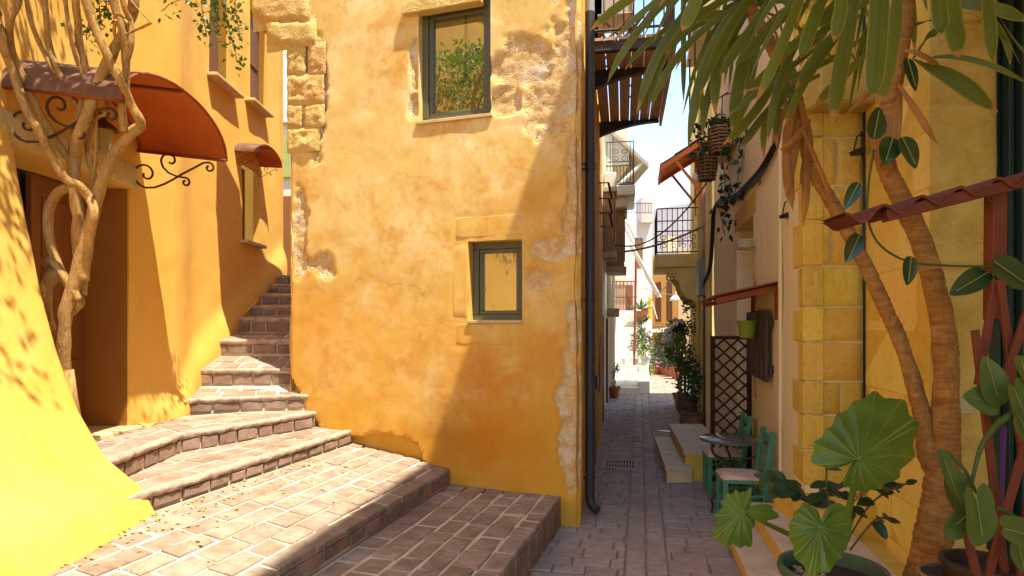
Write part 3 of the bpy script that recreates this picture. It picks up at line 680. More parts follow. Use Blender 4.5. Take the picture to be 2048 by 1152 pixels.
while z < 5.2:
    h = U(.26, .38); i += 1; l = .34 if i % 2 else .16
    mb = MB(); mb.obox(PW(LW - l / 2 + .012, z + h / 2, -.06), dW, nW, (0, 0, 1), (l / 2, .075, h / 2 - .007), .008, .004); mb.build('quoin', m_ash, crm)
    f = plane_frame(RC + Vector((.014, -.0, z)), (1, 0, 0), (0, 0, 1)); W_ = RI.x - RC.x - .016
    cuts = [0, W_] if R() < .3 else [0, W_ * U(.4, .65), W_]
    for k in range(len(cuts) - 1):
        m = MB(); sd = U(0, 50)
        x0, x1 = cuts[k] + .006, cuts[k + 1] - .004
        def sf(ii, jj):
            x = x0 + (x1 - x0) * ii; zz = .007 + (h - .014) * jj; e = min(ii * (x1 - x0), (1 - ii) * (x1 - x0), jj * h, (1 - jj) * h)
            return RC + Vector((x + .014, -.004 - .022 * sst(0, .02, e) - .006 * fbm(x + sd, zz, 1, 9), z + zz))
        m.grid(sf, 8, 8); m.build('ashlar_block', m_ash, crm, 40, loc=RC + Vector((x0, 0, z)))
    z += h
# plinth below the corner, cornice above the frame of leaves
mb = MB(); mb.box((2.29, 4.64, 3.53), (2.80, 4.95, 3.86), .02); mb.build('cornice', m_comb, crm)
mb = MB(); mb.box((2.21, 4.62, -.05), (2.80, 5.3, .56), .02); mb.build('plinth', m_ashj, crm)
# near right house: a return wall towards the camera, a pier of combed stone, a dark shutter, plaster beyond
nr = empty('yellow_stone_house', (2.9, 3.4, 0), 'yellow stone house at the right edge with a pier of combed stone blocks', 'house')
mb = MB(); wallgrid(mb, RI, RP, -.1, 10.62, (), .3); wallgrid(mb, RP, RQ, -.1, 10.62, (), .3)
Q1 = Vector((3.02, 3.9, 0)); Q2 = Vector((3.04, 3.62, 0)); Q3 = Vector((2.25, -4, 0))
RE = RP - AD * 7.9
mb.prism([RP + Vector((0, 0, 3.9)) - AD * .0, RI + Vector((0, -.01, 3.9)), RI + Vector((3, -.01, 3.9)), RE + Vector((3, 0, 3.9)), RE + Vector((0, 0, 3.9))], (0, 0, 6.72))
mb.build('wall', m_ashj, nr)
m_rwall = plaster('warm_cream_plaster', (.72, .56, .20), (.76, .62, .28), (.58, .38, .08), s1=2, s2=5, streak=.5, bump=.5)
mb = MB(); wallgrid(mb, Vector((3.0, 3.55, 0)), Vector((3.6, 3.3, 0)), -.1, 3.9, (), .06, lambda u, z: .02 * fbm(u, z, 1, 3)); wallgrid(mb, Vector((3.6, 3.3, 0)), Vector((3.3, -3, 0)), -.1, 3.9, (), .3); mb.build('plaster_wall', m_rwall, nr, True)
frA = plane_frame(RI + Vector((0, 0, 0)), RP - RI, (0, 0, 1)); LA = (RP - RI).length
pave(nr, 'ashlar_block', m_ashl, frA, [(.02, -.0), (LA - .0, 0), (LA, 3.9), (.02, 3.9)], .62, .40, joint=.006, depth=.02, ch=.004, zj=.003, jit=.004, rowjit=.2)
z = 0
while z < 3.88:
    h = min(U(.42, .62), 3.9 - z); m = MB(); sd = U(0, 50)
    def sf(ii, jj):
        x = .404 * ii; zz = h * jj; e = min(ii * .4, (1 - ii) * .4, jj * h, (1 - jj) * h)
        return RP + Vector((x - .012, -.012 - .02 * sst(0, .018, e) - .006 * fbm(x + sd, zz, 1, 7), z + zz))
    m.grid(sf, 14, 16); m.build('combed_block', m_comb, nr, 40, loc=RP + Vector((0, 0, z))); z += h
m_dgreen = simple('dark_green_paint', (.012, .03, .026), (.01, .024, .02), .5, 4, .1, 40)
mb = MB()
for x0, x1, y0, y1 in ((2.945, 2.975, 3.70, 3.76), (2.975, 2.99, 3.73, 3.8), (2.99, 3.04, 3.66, 3.75)): mb.box((x0, y0, .2), (x1, y1, 3.9), .004)
mb.box((2.93, 3.78, .2), (3.2, 3.84, 3.9)); mb.build('shutter', m_dgreen, nr)
# steps up to the right hand door: pale stone treads on yellow risers
m_tread = simple('worn_pale_marble', (.60, .48, .32), (.48, .36, .21), .7, 6, .35, 50, .005)
for nm, w0, w1, y0, y1, zt in (('door_step', 1.79, 2.4, 2.2, 5.33, .16), ('door_step', 2.02, 2.6, 3.72, 5.42, .33)):
    X = lambda w_, Y: w_ + .2 * (Y - 5)
    mb = MB(); mb.prism([(X(w0, y0), y0, -.02), (X(w1, y0) + .3, y0, -.02), (X(w1, y1) + .3, y1, -.02), (X(w0, y1), y1, -.02)], (0, 0, zt - .03)); o = tag(mb.build(nm, m_ashj), kind='structure')
    nseg = 3
    for k in range(nseg):
        ya = y0 + (y1 - y0) * k / nseg + .004; yb = y0 + (y1 - y0) * (k + 1) / nseg - .004
        m = MB(); e = Vector((.2, 1, 0)).normalized(); pe = Vector((e.y, -e.x, 0)); cx = (X(w0, (ya + yb) / 2) + X(w1, (ya + yb) / 2)) / 2
        m.obox((cx - .015, (ya + yb) / 2, zt - .018), e, -pe, (0, 0, 1), ((yb - ya) / 2 * 1.02, (w1 - w0) / 2 * .98 + .015, .022), .006, .002); m.build('tread_slab', m_tread, o)
# two marble steps by the lattice
stp = empty('doorway_steps', (2.2, 8, 0), 'two pale marble block steps before the lattice screen', 'steps')
for px, py, Y0, Y1, w_, z0, z1 in ((1345, 900, 7.50, 9.62, .30, 0, .19), (1380, 870, 7.60, 9.7, .5, 0, .37)):
    X0 = 1.90 if z1 < .3 else 2.13
    X = lambda Y: X0 + .165 * (Y - 7.75)
    mb = MB(); mb.prism([(X(Y0), Y0, z0), (X(Y0) + w_, Y0, z0), (X(Y1) + w_, Y1, z0), (X(Y1), Y1, z0)], (0, 0, z1 - .05)); o = mb.build('step_block', m_ashj if z1 > .3 else m_cement, stp)
    mb = MB(); mb.prism([(X(Y0) - .02, Y0 - .015, z1 - .05), (X(Y0) + w_, Y0 - .015, z1 - .05), (X(Y1) + w_, Y1, z1 - .05), (X(Y1) - .02, Y1, z1 - .05)], (0, 0, .05)); mb.build('tread', m_tread, o)
# ------------------------------------------------------------ fittings and plants on the left
def leafmat(name, c, c2, trans=.35, rough=.45, scale=3, spec=.35):
    t = NT(name); col = t.mix(t.ramp(t.noise(scale, 4, .6), .35, .68), c, c2)
    t.fin(col, rough, None, spec)
    tr = t.n('ShaderNodeBsdfTranslucent'); k = t.n('ShaderNodeHueSaturation'); t.l(col, k.inputs['Color']); k.inputs['Value'].default_value = 1.5; k.inputs['Saturation'].default_value = 1.1; t.l(k.outputs[0], tr.inputs[0])
    mx = t.n('ShaderNodeMixShader'); mx.inputs[0].default_value = trans; t.l(t.b.outputs[0], mx.inputs[1]); t.l(tr.outputs[0], mx.inputs[2]); t.l(mx.outputs[0], t.o.inputs[0]); return t.m
m_vleaf = leafmat('vine_leaf', (.085, .13, .02), (.05, .09, .015)); m_gleaf = leafmat('shrub_leaf', (.05, .10, .025), (.03, .06, .018)); m_lleaf = leafmat('lime_leaf', (.19, .25, .03), (.12, .18, .02)); m_grleaf = leafmat('greyish_leaf', (.12, .16, .06), (.07, .11, .035))
m_dkleaf = leafmat('dark_glossy_leaf', (.022, .05, .018), (.014, .034, .012), .12, .3)
def onleaf(mb, p, d, up, L, W):                              # one small folded leaf: 4 points
    d = Vector(d).normalized(); s_ = d.cross(Vector(up)); s_ = s_.normalized() if s_.length > .01 else d.orthogonal().normalized(); n = s_.cross(d)
    p = Vector(p); mb.add([p, p + d * L * .45 + s_ * W / 2 + n * W * .12, p + d * L - n * L * .08, p + d * L * .45 - s_ * W / 2 + n * W * .12], [(0, 1, 2), (0, 2, 3)])
def rdir(zb=0.0):
    v = Vector((random.gauss(0, 1), random.gauss(0, 1), random.gauss(0, 1) + zb)); return v.normalized()
def cloud(mb, c, r, n, L, W=None, hollow=.3, zb=-.2, jl=.35, cl=None):
    """leaves spread through an uneven volume, gathered in clumps"""
    c = Vector(c); cl = cl or max(3, n // 26); cs = []
    for _ in range(cl):
        v = rdir(); q = (hollow + (1 - hollow) * R() ** .5); cs.append(c + Vector((v.x * r[0] * q, v.y * r[1] * q, v.z * r[2] * q)))
    for i in range(n):
        k = random.choice(cs); q = k + Vector((random.gauss(0, r[0] * .17), random.gauss(0, r[1] * .17), random.gauss(0, r[2] * .17)))
        l = L * U(1 - jl, 1 + jl); onleaf(mb, q, rdir(zb), rdir(), l, (W or L * .55) * l / L)
def spline(pts, n=6):
    pts = [Vector(p) for p in pts]; out = []
    for i in range(len(pts) - 1):
        p0, p1, p2, p3 = pts[max(i - 1, 0)], pts[i], pts[i + 1], pts[min(i + 2, len(pts) - 1)]
        for k in range(n):
            t = k / n; out.append(.5 * (2 * p1 + (p2 - p0) * t + (2 * p0 - 5 * p1 + 4 * p2 - p3) * t * t + (3 * p1 - p0 - 3 * p2 + p3) * t ** 3))
    out.append(pts[-1]); return out
m_rust = simple('red_oxide_paint', (.27, .055, .014), (.22, .04, .01), .55, 5, .2, 50)
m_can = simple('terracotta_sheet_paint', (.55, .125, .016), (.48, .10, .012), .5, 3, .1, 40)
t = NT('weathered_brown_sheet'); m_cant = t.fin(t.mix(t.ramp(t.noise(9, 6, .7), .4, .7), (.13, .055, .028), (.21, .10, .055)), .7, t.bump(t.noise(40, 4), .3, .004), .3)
m_iron = simple('brown_iron', (.085, .03, .014), (.06, .02, .01), .6, 8, .2, 60)
def spir(cx, cy, r0, r1, a0, a1, n=22): return [(cx + (r0 + (r1 - r0) * i / n) * math.cos(math.radians(a0 + (a1 - a0) * i / n)), cy + (r0 + (r1 - r0) * i / n) * math.sin(math.radians(a0 + (a1 - a0) * i / n))) for i in range(n + 1)]
# one bracket, drawn in its own plane (x out from the wall, y down) in units of the photograph at Y 5.57
BR = [spir(298.5, 372.5, 3, 27, 200, -270) + [(316, 397), (335, 388), (352, 377), (370, 364), (392, 350), (412, 337)] + spir(422, 346, 11, 3, -125, 250, 16),
      spir(346, 341, 3, 18, 120, -190, 20) + [(332, 355), (343, 365), (358, 370), (372, 371)] + spir(376, 380, 9, 3, -80, 260, 14)]
def canopy(name, label, y0, y1, xw_, xf, zt, rise, drop, br_y, sc=1.0):
    root = empty(name, (xw_, (y0 + y1) / 2, zt), label, 'awning'); yc, hy = (y0 + y1) / 2, (y1 - y0) / 2
    def pt(i, j, o=0):
        a = math.pi * i; y = yc - math.cos(a) * (hy + o); z = zt + math.sin(a) ** .9 * (rise + o) - drop * j
        return Vector((xw_ + (xf - xw_) * j, y, z))
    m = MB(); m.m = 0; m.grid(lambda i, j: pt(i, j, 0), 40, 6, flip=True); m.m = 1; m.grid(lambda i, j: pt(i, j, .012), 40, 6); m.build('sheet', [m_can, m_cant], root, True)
    m = MB(); m.tube([pt(i / 40, 1.0, .004) for i in range(41)], .012 * sc, 6); m.tube([pt(i / 40, .03, .0) for i in range(41)], .012 * sc, 6)
    for i in (0, .5, 1): m.tube([pt(i, .0, -.01), pt(i, 1.0, -.01)], .014 * sc, 6)
    m.build('rim', m_rust, root, True)
    for y in br_y:
        m = MB()
        for c in BR: m.tube([Vector((xw_ + (px - 272) / 180 * (xf - xw_) * 1.02, y, zt - .03 - drop * (px - 272) / 180 - (py - 332) / 1250 * 5.57 * sc)) for px, py in c], .011 * sc, 6, flat=.8)
        m.build('bracket', m_iron, root, True)
    return root
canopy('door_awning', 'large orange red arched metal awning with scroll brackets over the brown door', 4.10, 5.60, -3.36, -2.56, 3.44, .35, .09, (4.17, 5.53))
canopy('window_awning', 'small red arched awning over the narrow window up the stair', 8.02, 8.80, -3.56, -3.24, 4.13, .17, .02, (8.1, 8.72), .42)
# lantern above the door
lan = empty('wall_lantern', (-3.28, 4.72, 3.30), 'brown wall lantern with yellowed glass half hidden by the vine', 'lantern')
m_lglass = simple('yellowed_glass', (.45, .33, .10), (.38, .26, .07), .2, 5, 0)
c = at(207, 262, 4.70); mb = MB(); mb.lathe([(.0, .10), (.018, .10), (.02, .07), (.03, .06), (.10, 0), (.105, -.015), (.0, -.015)], c + Vector((0, 0, .02)), 8); mb.build('cap', m_iron, lan)
mb = MB(); mb.lathe([(.07, 0), (.05, -.16), (.0, -.16)], c + Vector((0, 0, .004)), 6); mb.build('glass', m_lglass, lan)
mb = MB(); mb.tube([c + Vector((0, 0, .1)), c + Vector((-.05, 0, .17)), c + Vector((-.2, 0, .16))], .012, 6); mb.build('arm', m_iron, lan)
# the old climbing vine
m_bark = NT('pale_vine_bark'); t = m_bark
cl_ = t.mix(t.ramp(t.noise(6, 6, .65, t.mp((3, 3, .8))), .35, .68), (.56, .33, .11), (.40, .21, .06)); cl_ = t.mix(t.math('MULTIPLY', t.ramp(t.noise(30, 5, .7), .52, .7), .6), cl_, (.52, .36, .18))
m_bark = t.fin(t.mix(t.math('MULTIPLY', t.ramp(t.noise(1, 4, .7, t.mp((70, 70, 12))), .5, .66), .6), cl_, (.18, .085, .03)), .92, t.bump(t.noise(1, 4, .75, t.mp((80, 80, 16))), 1.0, .016), .1)
vine = empty('climbing_vine', (-3.1, 4.4, .97), 'old climbing vine with bare twisting pale stems beside the brown door', 'vine')
ST = [([(128, 760), (127, 690), (133, 620), (150, 560), (172, 480), (188, 420), (205, 360), (232, 305), (262, 268), (284, 254)], 4.38, 4.25, .054, .045),
      ([(284, 254), (277, 236), (262, 208), (243, 165), (216, 112), (190, 55), (168, -10), (160, -60)], 4.25, 3.9, .036, .03),
      ([(160, 590), (163, 520), (158, 450), (150, 380), (150, 320), (158, 275), (175, 225), (205, 150), (235, 88), (258, 45), (268, 0), (262, -60)], 4.40, 4.0, .052, .034),
      ([(-6, 30), (8, 95), (28, 150), (50, 212), (78, 262), (105, 315), (132, 358), (158, 372), (180, 398), (187, 432), (176, 500), (168, 560)], 3.95, 4.3, .03, .036),
      ([(40, -40), (36, 5), (20, 45), (22, 95), (45, 155), (68, 205), (100, 262), (130, 308), (148, 330)], 3.9, 4.3, .028, .028),
      ([(50, -40), (58, 30), (78, 85), (100, 128), (128, 175), (155, 208), (165, 240)], 4.0, 4.3, .019, .017),
      ([(88, -40), (92, 30), (98, 90), (118, 145), (140, 190), (158, 220), (160, 260)], 4.0, 4.3, .022, .02),
      ([(128, -40), (134, 30), (145, 90), (160, 135), (178, 172), (180, 195), (165, 225), (148, 250)], 4.05, 4.3, .016, .02),
      ([(150, -40), (154, 30), (160, 90), (170, 140), (165, 200), (150, 260), (140, 330)], 4.05, 4.3, .026, .028),
      ([(222, -40), (232, 20), (248, 70), (252, 115), (250, 170), (244, 220), (248, 262)], 3.95, 4.24, .028, .032),
      ([(240, -30), (250, 20), (262, 45), (262, 90), (256, 120)], 3.9, 4.1, .02, .018),
      ([(158, 372), (128, 378), (104, 402), (95, 450), (106, 505), (130, 560), (158, 600), (150, 618), (132, 632)], 4.28, 4.36, .040, .034),
      ([(120, 545), (98, 560), (88, 600), (95, 660)], 4.36, 4.42, .055, .06),
      ([(158, 600), (135, 560), (100, 520), (90, 560)], 4.30, 4.4, .03, .04),
      ([(175, 420), (160, 430), (150, 460), (155, 520)], 4.35, 4.4, .03, .03),
      ([(180, 240), (176, 300), (186, 350), (188, 420)], 4.28, 4.35, .024, .03), ([(190, 195), (192, 260), (190, 330), (178, 400)], 4.22, 4.34, .014, .014),
      ([(205, 150), (212, 190), (214, 225), (200, 232), (186, 236)], 4.2, 4.28, .018, .012),
      ([(250, 70), (275, 58), (302, 46)], 4.0, 3.9, .012, .009), ([(235, 88), (228, 62), (232, 40)], 4.0, 3.9, .014, .01), ([(302, 46), (280, 22), (262, 0)], 3.9, 3.9, .005, .005), ([(256, 48), (240, 30), (226, 36)], 4, 4, .012, .008)]
for pts, ya, yb, ra, rb in ST:
    n = len(pts) - 1; sp = spline([at(px, py, ya + (yb - ya) * i / n + .03 * math.sin(i * 2.1 + px)) for i, (px, py) in enumerate(pts)], 6); m_ = len(sp) - 1
    mb = MB(); mb.tube(sp, [(ra + (rb - ra) * i / m_) * .84 for i in range(m_ + 1)], 9, wob=.32); mb.build('stem', m_bark, vine, True)
mb = MB(); mb.tube([at(128, 740, 4.39), at(130, 800, 4.4), (-3.08, 4.4, .95)], [.062, .075, .09], 9, wob=.2); mb.build('trunk', m_bark, vine, True)
mb = MB()
cloud(mb, (-2.75, 3.2, 5.85), (.75, 1.0, .55), 2200, .06, .042); cloud(mb, (-2.3, 2.3, 6.1), (.8, .8, .5), 700, .06, .042); cloud(mb, (-3.0, 1.3, 5.6), (.5, 1.0, .7), 500, .06, .042)
cloud(mb, (-2.2, 4.2, 5.6), (.6, .7, .25), 420, .06, .042)
mb.build('crown', m_lleaf, vine)  # brighter leaf colour than the sprays, painting the crown as sunlit
for a_, b_, r_ in ((at(160, -60, 3.9), (-2.9, 3.3, 5.6), .028), (at(40, -40, 3.9), (-2.7, 2.6, 5.7), .026), (at(128, -40, 4.05), (-2.6, 3.6, 5.8), .016), (at(222, -40, 3.95), (-2.2, 3.9, 5.7), .026), (at(262, -60, 4.0), (-2.0, 4.1, 5.6), .03), (at(88, -40, 4.0), (-2.3, 2.4, 6.0), .02), (at(-6, 30, 3.95), (-3.0, 2.6, 5.2), .028), (at(52, -40, 4.0), (-2.9, 2.9, 5.3), .018), (at(150, -40, 4.05), (-2.3, 3.3, 5.9), .024)):
    a_, b_ = Vector(a_), Vector(b_); mb = MB(); mb.tube(spline([a_, a_.lerp(b_, .35) + Vector((.06, -.08, .04)), a_.lerp(b_, .7) + Vector((-.05, .05, .06)), b_], 5), [r_ * (1 - .03 * i) for i in range(16)], 8, wob=.2); mb.build('stem', m_bark, vine, True)
# sprays of leaves that hang into view
mb = MB()
for pts, Y, n in ((((440, -60), (446, 0), (455, 50), (468, 95), (474, 125)), 5.0, 75), (((405, -40), (402, 0), (408, 40), (414, 75)), 4.9, 60), (((480, -40), (470, 0), (474, 40), (480, 70)), 5.1, 55), (((430, -50), (425, 0), (430, 30), (440, 60)), 4.95, 50), (((400, -20), (370, -5), (340, 8), (328, 20)), 4.8, 14),
                  (((190, -40), (198, 10), (200, 45), (192, 85)), 4.3, 60), (((215, -40), (212, 5), (216, 30)), 4.3, 40), (((180, 20), (176, 55), (172, 75)), 4.3, 25)):
    sp = spline([at(px, py, Y + .1 * i) for i, (px, py) in enumerate(pts)], 5); tw = MB(); tw.tube(sp, .004, 5); tw.build('twig', m_bark, vine)
    for k in range(n):
        q = random.choice(sp[3:]) + Vector((random.gauss(0, .045), random.gauss(0, .06), random.gauss(0, .04))); onleaf(mb, q, rdir(-.5), rdir(), U(.035, .06), U(.024, .04))
mb.build('hanging_leaves', m_vleaf, vine)
# fallen leaves on the terrace by the wall
m_dry = simple('dry_yellow_leaf', (.42, .30, .05), (.30, .26, .05), .7, 20, 0, rnd=.4); mb = MB()
for k in range(230):
    Y = U(3.0, 5.9); w_ = -2.11 + abs(random.gauss(0, .16)) * (1 if k % 3 else 3.2); w_ = min(w_, -1.0); zz = .45 + .19 * (-.95 - w_) / 1.195 + .008
    onleaf(mb, (xw(w_, Y), Y, zz), (U(-1, 1), U(-1, 1), .05), (0, 0, 1), U(.02, .045), U(.012, .025))
tag(mb.build('fallen_leaves', m_dry), 'small dry yellow leaves scattered on the terrace bricks', 'leaves', kind='stuff')
# ------------------------------------------------------------ drainpipe on the corner of the ochre house
m_pipe = simple('dark_grey_pipe', (.035, .032, .036), (.05, .045, .045), .45, 3, .1, 40)
m_pipel = simple('light_grey_pipe', (.30, .31, .31), (.25, .26, .26), .45, 3, .1, 40)
pp = empty('drainpipe', (.777, 6.23, .1), 'dark grey drainpipe with an outward elbow at the alley corner', 'pipe'); X, Y = .777, 6.23
mb = MB(); mb.tube([(X, Y, 5.0), (X, Y, .22), (X, Y, .16), (X + .012, Y - .015, .11), (X + .035, Y - .04, .075), (X + .065, Y - .07, .06)], .047, 16); mb.build('pipe', m_pipe, pp, 60)
mb = MB(); mb.tube([(X, Y, 7.0), (X, Y, 4.985)], .046, 16); mb.build('upper_pipe', m_pipel, pp, 60)
for py in (328, 338, 600, 955): z = EYE - (py - HY) / F * Y; mb = MB(); mb.tube([(X, Y, z - .012), (X, Y, z + .012)], .056, 16); mb.box((X - .1, Y - .012, z - .008), (X - .04, Y + .012, z + .008)); mb.build('clamp', m_pipe, pp, 60)
# ------------------------------------------------------------ the alley: left side
m_wood = simple('orange_brown_timber', (.30, .115, .035), (.22, .08, .022), .6, 5, .3, 40, rnd=.25, stretch=(4, .5, 4))
m_plank = simple('pale_deck_timber', (.58, .40, .23), (.48, .31, .17), .7, 5, .3, 40, rnd=.25, stretch=(5, .5, 5))
m_steel = simple('dark_steel_paint', (.035, .024, .02), (.07, .05, .04), .55, 8, .25, 60)
m_canvas = simple('white_canvas', (.70, .64, .54), (.62, .55, .44), .85, 6, .2, 120)
LD = Vector((.178, 1, 0)).normalized(); LN = Vector((LD.y, -LD.x, 0))        # along the left wall, out into the alley
def LW_(Y, out=0.0, z=0.0): return Vector((wl(Y), Y, z)) + LN * out
bal = empty('timber_balcony', LW_(9, 0, 5.3), 'timber decked steel balcony with thin bars high over the alley', 'balcony')
ZD = 5.34
for i in range(6):
    m = MB(); o0 = .02 + i * .162; m.prism([LW_(7.6, o0, ZD), LW_(7.6, o0 + .15, ZD), LW_(10.62, o0 + .15, ZD), LW_(10.62, o0, ZD)], (0, 0, .035)); m.build('deck_plank', m_plank, bal)
for Y in (7.62, 8.45, 10.55):
    m = MB(); n = 10
    top = [LW_(Y, .98 * k / n, ZD - .004) for k in range(n + 1)]; bot = [LW_(Y, .98 * k / n, ZD - .06 - .20 * (1 - k / n) ** 2) for k in range(n + 1)]
    if Y == 7.62: bot = [LW_(Y, .98 * k / n, ZD - .13) for k in range(n + 1)]
    m.prism(top + bot[::-1], LD * .02)
    for k in range(n): m.prism([bot[k] - LD * .04, bot[k + 1] - LD * .04, bot[k + 1] + LD * .06, bot[k] + LD * .06], (0, 0, .012))
    m.build('beam', m_steel, bal)
m = MB(); m.prism([LW_(7.55, .99, ZD - .1), LW_(7.55, 1.03, ZD - .1), LW_(10.65, 1.03, ZD - .1), LW_(10.65, .99, ZD - .1)], (0, 0, .16)); m.build('edge_board', m_plank, bal)
rl = MB(); rl.tube([LW_(7.6, .02, ZD + .95), LW_(7.6, 1.0, ZD + .95), LW_(10.6, 1.0, ZD + .95), LW_(10.6, .02, ZD + .95)], .02, 6); rl.tube([LW_(7.6, .02, ZD + .12), LW_(7.6, 1.0, ZD + .12), LW_(10.6, 1.0, ZD + .12)], .018, 6); rail = rl.build('railing', m_steel, bal)
for k in range(9): m = MB(); m.tube([LW_(7.6, .05 + .118 * k, ZD + .04), LW_(7.6, .05 + .118 * k, ZD + .95)], .009, 6); m.build('baluster', m_steel, rail)
for k in range(18): m = MB(); q = 7.75 + 2.8 * k / 17; m.tube([LW_(q, 1.0, ZD + .04), LW_(q, 1.0, ZD + .95)], .009, 6); m.build('baluster', m_steel, rail)
def dchair(Y, out, label):
    c = empty('folding_chair', LW_(Y, out, ZD + .035), label, 'chair', 'folding chairs on the high balcony'); b = ZD + .035
    P_ = lambda x, y, z: LW_(Y + y, out + x, b + z)
    for y in (-.22, .22): m = MB(); m.bar(P_(-.22, y, 0), P_(.22, y, .45), .035, .025); m.bar(P_(.22, y + .03, 0), P_(-.22, y + .03, .45), .035, .025); m.build('leg', m_wood, c)
    m = MB(); m.prism([P_(-.22, -.24, .43), P_(.22, -.24, .43), P_(.22, .26, .43), P_(-.22, .26, .43)], (0, 0, .012)); m.build('seat', m_canvas, c)
    for x in (-.22, .22): m = MB(); m.bar(P_(x, .25, .4), P_(x, .29, .95), .035, .03); m.build('back_post', m_wood, c)
    m = MB(); m.quad(P_(-.21, .285, .62), P_(.21, .285, .62), P_(.21, .3, .93), P_(-.21, .3, .93)); m.prism([P_(-.21, .285, .62), P_(.21, .285, .62), P_(.21, .3, .93), P_(-.21, .3, .93)], LD * .008); m.build('backrest', m_canvas, c)
dchair(8.15, .3, 'orange timber folding chair with white canvas nearest the balcony front'); dchair(9.4, .72, 'orange timber folding chair far back on the high balcony')
m = MB(); m.prism([LW_(7.58, .0, ZD), LW_(7.58, .05, ZD), LW_(7.66, .05, ZD), LW_(7.66, 0, ZD)], (0, 0, 1.1)); m.build('wall_post', m_wood, bal)
# iron frames that stick out of the wall
for i, (py0, py1, Yb) in enumerate(((366, 396, 10.2), (397, 425, 10.5), (426, 452, 10.9))):
    z1 = EYE - (py0 - HY) / F * Yb; z0 = EYE - (py1 - HY) / F * Yb; m = MB()
    m.tube([LW_(Yb, 0, z1), LW_(Yb, .16, z1), LW_(Yb + .15, .22, z0), LW_(Yb, .0, z0)], .012, 4); m.prism([LW_(Yb, .14, z1), LW_(Yb, .18, z1), LW_(Yb + .15, .23, z0), LW_(Yb + .15, .2, z0)], LD * .02)
    m.thing('wall_bracket', m_steel, ('uppermost', 'middle', 'lowest')[i] + ' of three iron frames sticking out beside the drainpipe', 'bracket', 'iron frames on the alley wall')
m_box = simple('black_box_paint', (.02, .018, .018), None, .4, 4, .05)
p = LW_(7.5, .0, 0); m = MB(); zc = EYE - (763 - HY) / F * 7.5; m.obox(LW_(7.5, .05, zc), LN, LD, (0, 0, 1), (.05, .12, .075), .008); m.thing('mailbox', m_box, 'small black mailbox on the orange wall beside the drainpipe', 'mailbox')
m = MB(); m.obox(LW_(8.3, -.01, 1.0), LN, LD, (0, 0, 1), (.03, .45, 1.0), .01); m.build('door', m_doorwood, ochre)
m = MB(); m.obox(LW_(10.6, -.01, 1.3), LN, LD, (0, 0, 1), (.03, .3, .5), .01); m.build('shutter', m_shut, ochre)
# cream house further along
m_cream = plaster('alley_cream_plaster', (.66, .54, .36), (.72, .62, .46), (.56, .40, .20), s1=1.4, s2=4, streak=.5, bump=.3)  # cream render in its own tone, shared by several houses
m_peach = plaster('peach_plaster', (.66, .44, .22), (.70, .50, .28), (.58, .34, .14), s1=1.4, s2=4, streak=.4, bump=.3)
m_pink = plaster('pale_pink_plaster', (.56, .44, .38), (.60, .49, .43), (.48, .36, .29), s1=1.4, s2=4, streak=.5, bump=.3)
m_whitew = simple('whitewash', (.66, .62, .55), (.58, .53, .45), .9, 4, .4, 30, .006)
m_rub = stone('whitewashed_rubble', (.70, .62, .48), (.62, .52, .36), (.42, .32, .18), .2, 1.0, .02, 9, 5)
m_bwood = simple('weathered_box_wood', (.33, .19, .085), (.24, .12, .05), .75, 6, .4, 40, rnd=.2, stretch=(4, 4, .4))
m_trim = simple('grey_stone_trim', (.42, .34, .25), (.34, .26, .18), .9, 9, .5, 40)
def house(name, label, base, walls, mat, roofz, foot):
    o = empty(name, base, label, 'house'); m = MB(); n = len(foot)
    for i in range(n):
        a, b = Vector((*foot[i], 0)), Vector((*foot[(i + 1) % n], 0)); m.quad(b - Vector((0, 0, .1)), a - Vector((0, 0, .1)), a + Vector((0, 0, roofz)), b + Vector((0, 0, roofz)))
    m.build('wall', mat, o); m = MB(); m.prism([Vector((*p, roofz)) for p in foot], (0, 0, .08)); m.build('roof', m_whitew, o); return o
ch = house('cream_corner_house', 'narrow cream house past the drainpipe with a small iron railed balcony', (wl(13), 13, 0), None, m_cream, 5.95, [(wl(11.85), 11.85), (wl(17.0) - .05, 17.0), (wl(17) - 3, 17.0), (wl(11.85) - 3, 11.85)])
def lwbox(Y0, Y1, o0, o1, z0, z1, ch=.0):
    m = MB(); m.obox((LW_(Y0, o0, z0) + LW_(Y1, o1, z1)) / 2 if 0 else LW_((Y0 + Y1) / 2, (o0 + o1) / 2, (z0 + z1) / 2), LN, LD, (0, 0, 1), ((o1 - o0) / 2, (Y1 - Y0) / 2, (z1 - z0) / 2), ch); return m
sb = empty('stone_balcony', LW_(14.5, .3, 5.0), 'small white balcony with a scrolled iron railing above the cream wall', 'balcony')
lwbox(13.9, 15.7, .0, .66, 4.80, 5.03, .02).build('slab', m_whitew, sb); lwbox(14.0, 15.6, 0, .5, 4.55, 4.8, .02).build('corbel', m_cream, sb)
m = MB(); z0 = 5.05; z1 = 6.0
for zz in (z0, z0 + .42, z1): m.tube([LW_(13.95, .02, zz), LW_(13.95, .63, zz), LW_(15.6, .63, zz), LW_(15.6, .02, zz)], .014, 5)
rl = m.build('railing', m_steel, sb)
for k in range(9): m = MB(); m.tube([LW_(13.95, .04 + k * .073, z0), LW_(13.95, .04 + k * .073, z0 + .42 if 2 <= k <= 6 else z1)], .008, 4); m.build('baluster', m_steel, rl)
for k in range(8): m = MB(); q = 14.1 + k * .2; m.tube([LW_(q, .63, z0), LW_(q, .63, z1)], .008, 4); m.build('baluster', m_steel, rl)
for sx in (-1, 1):
    for sz in (-1, 1): m = MB(); m.tube([LW_(13.95, .33 + sx * x, z0 + .66 + sz * y) for x, y in spir(.09, .09, .02, .085, 0, 420)], .007, 4); m.build('scroll', m_steel, rl)
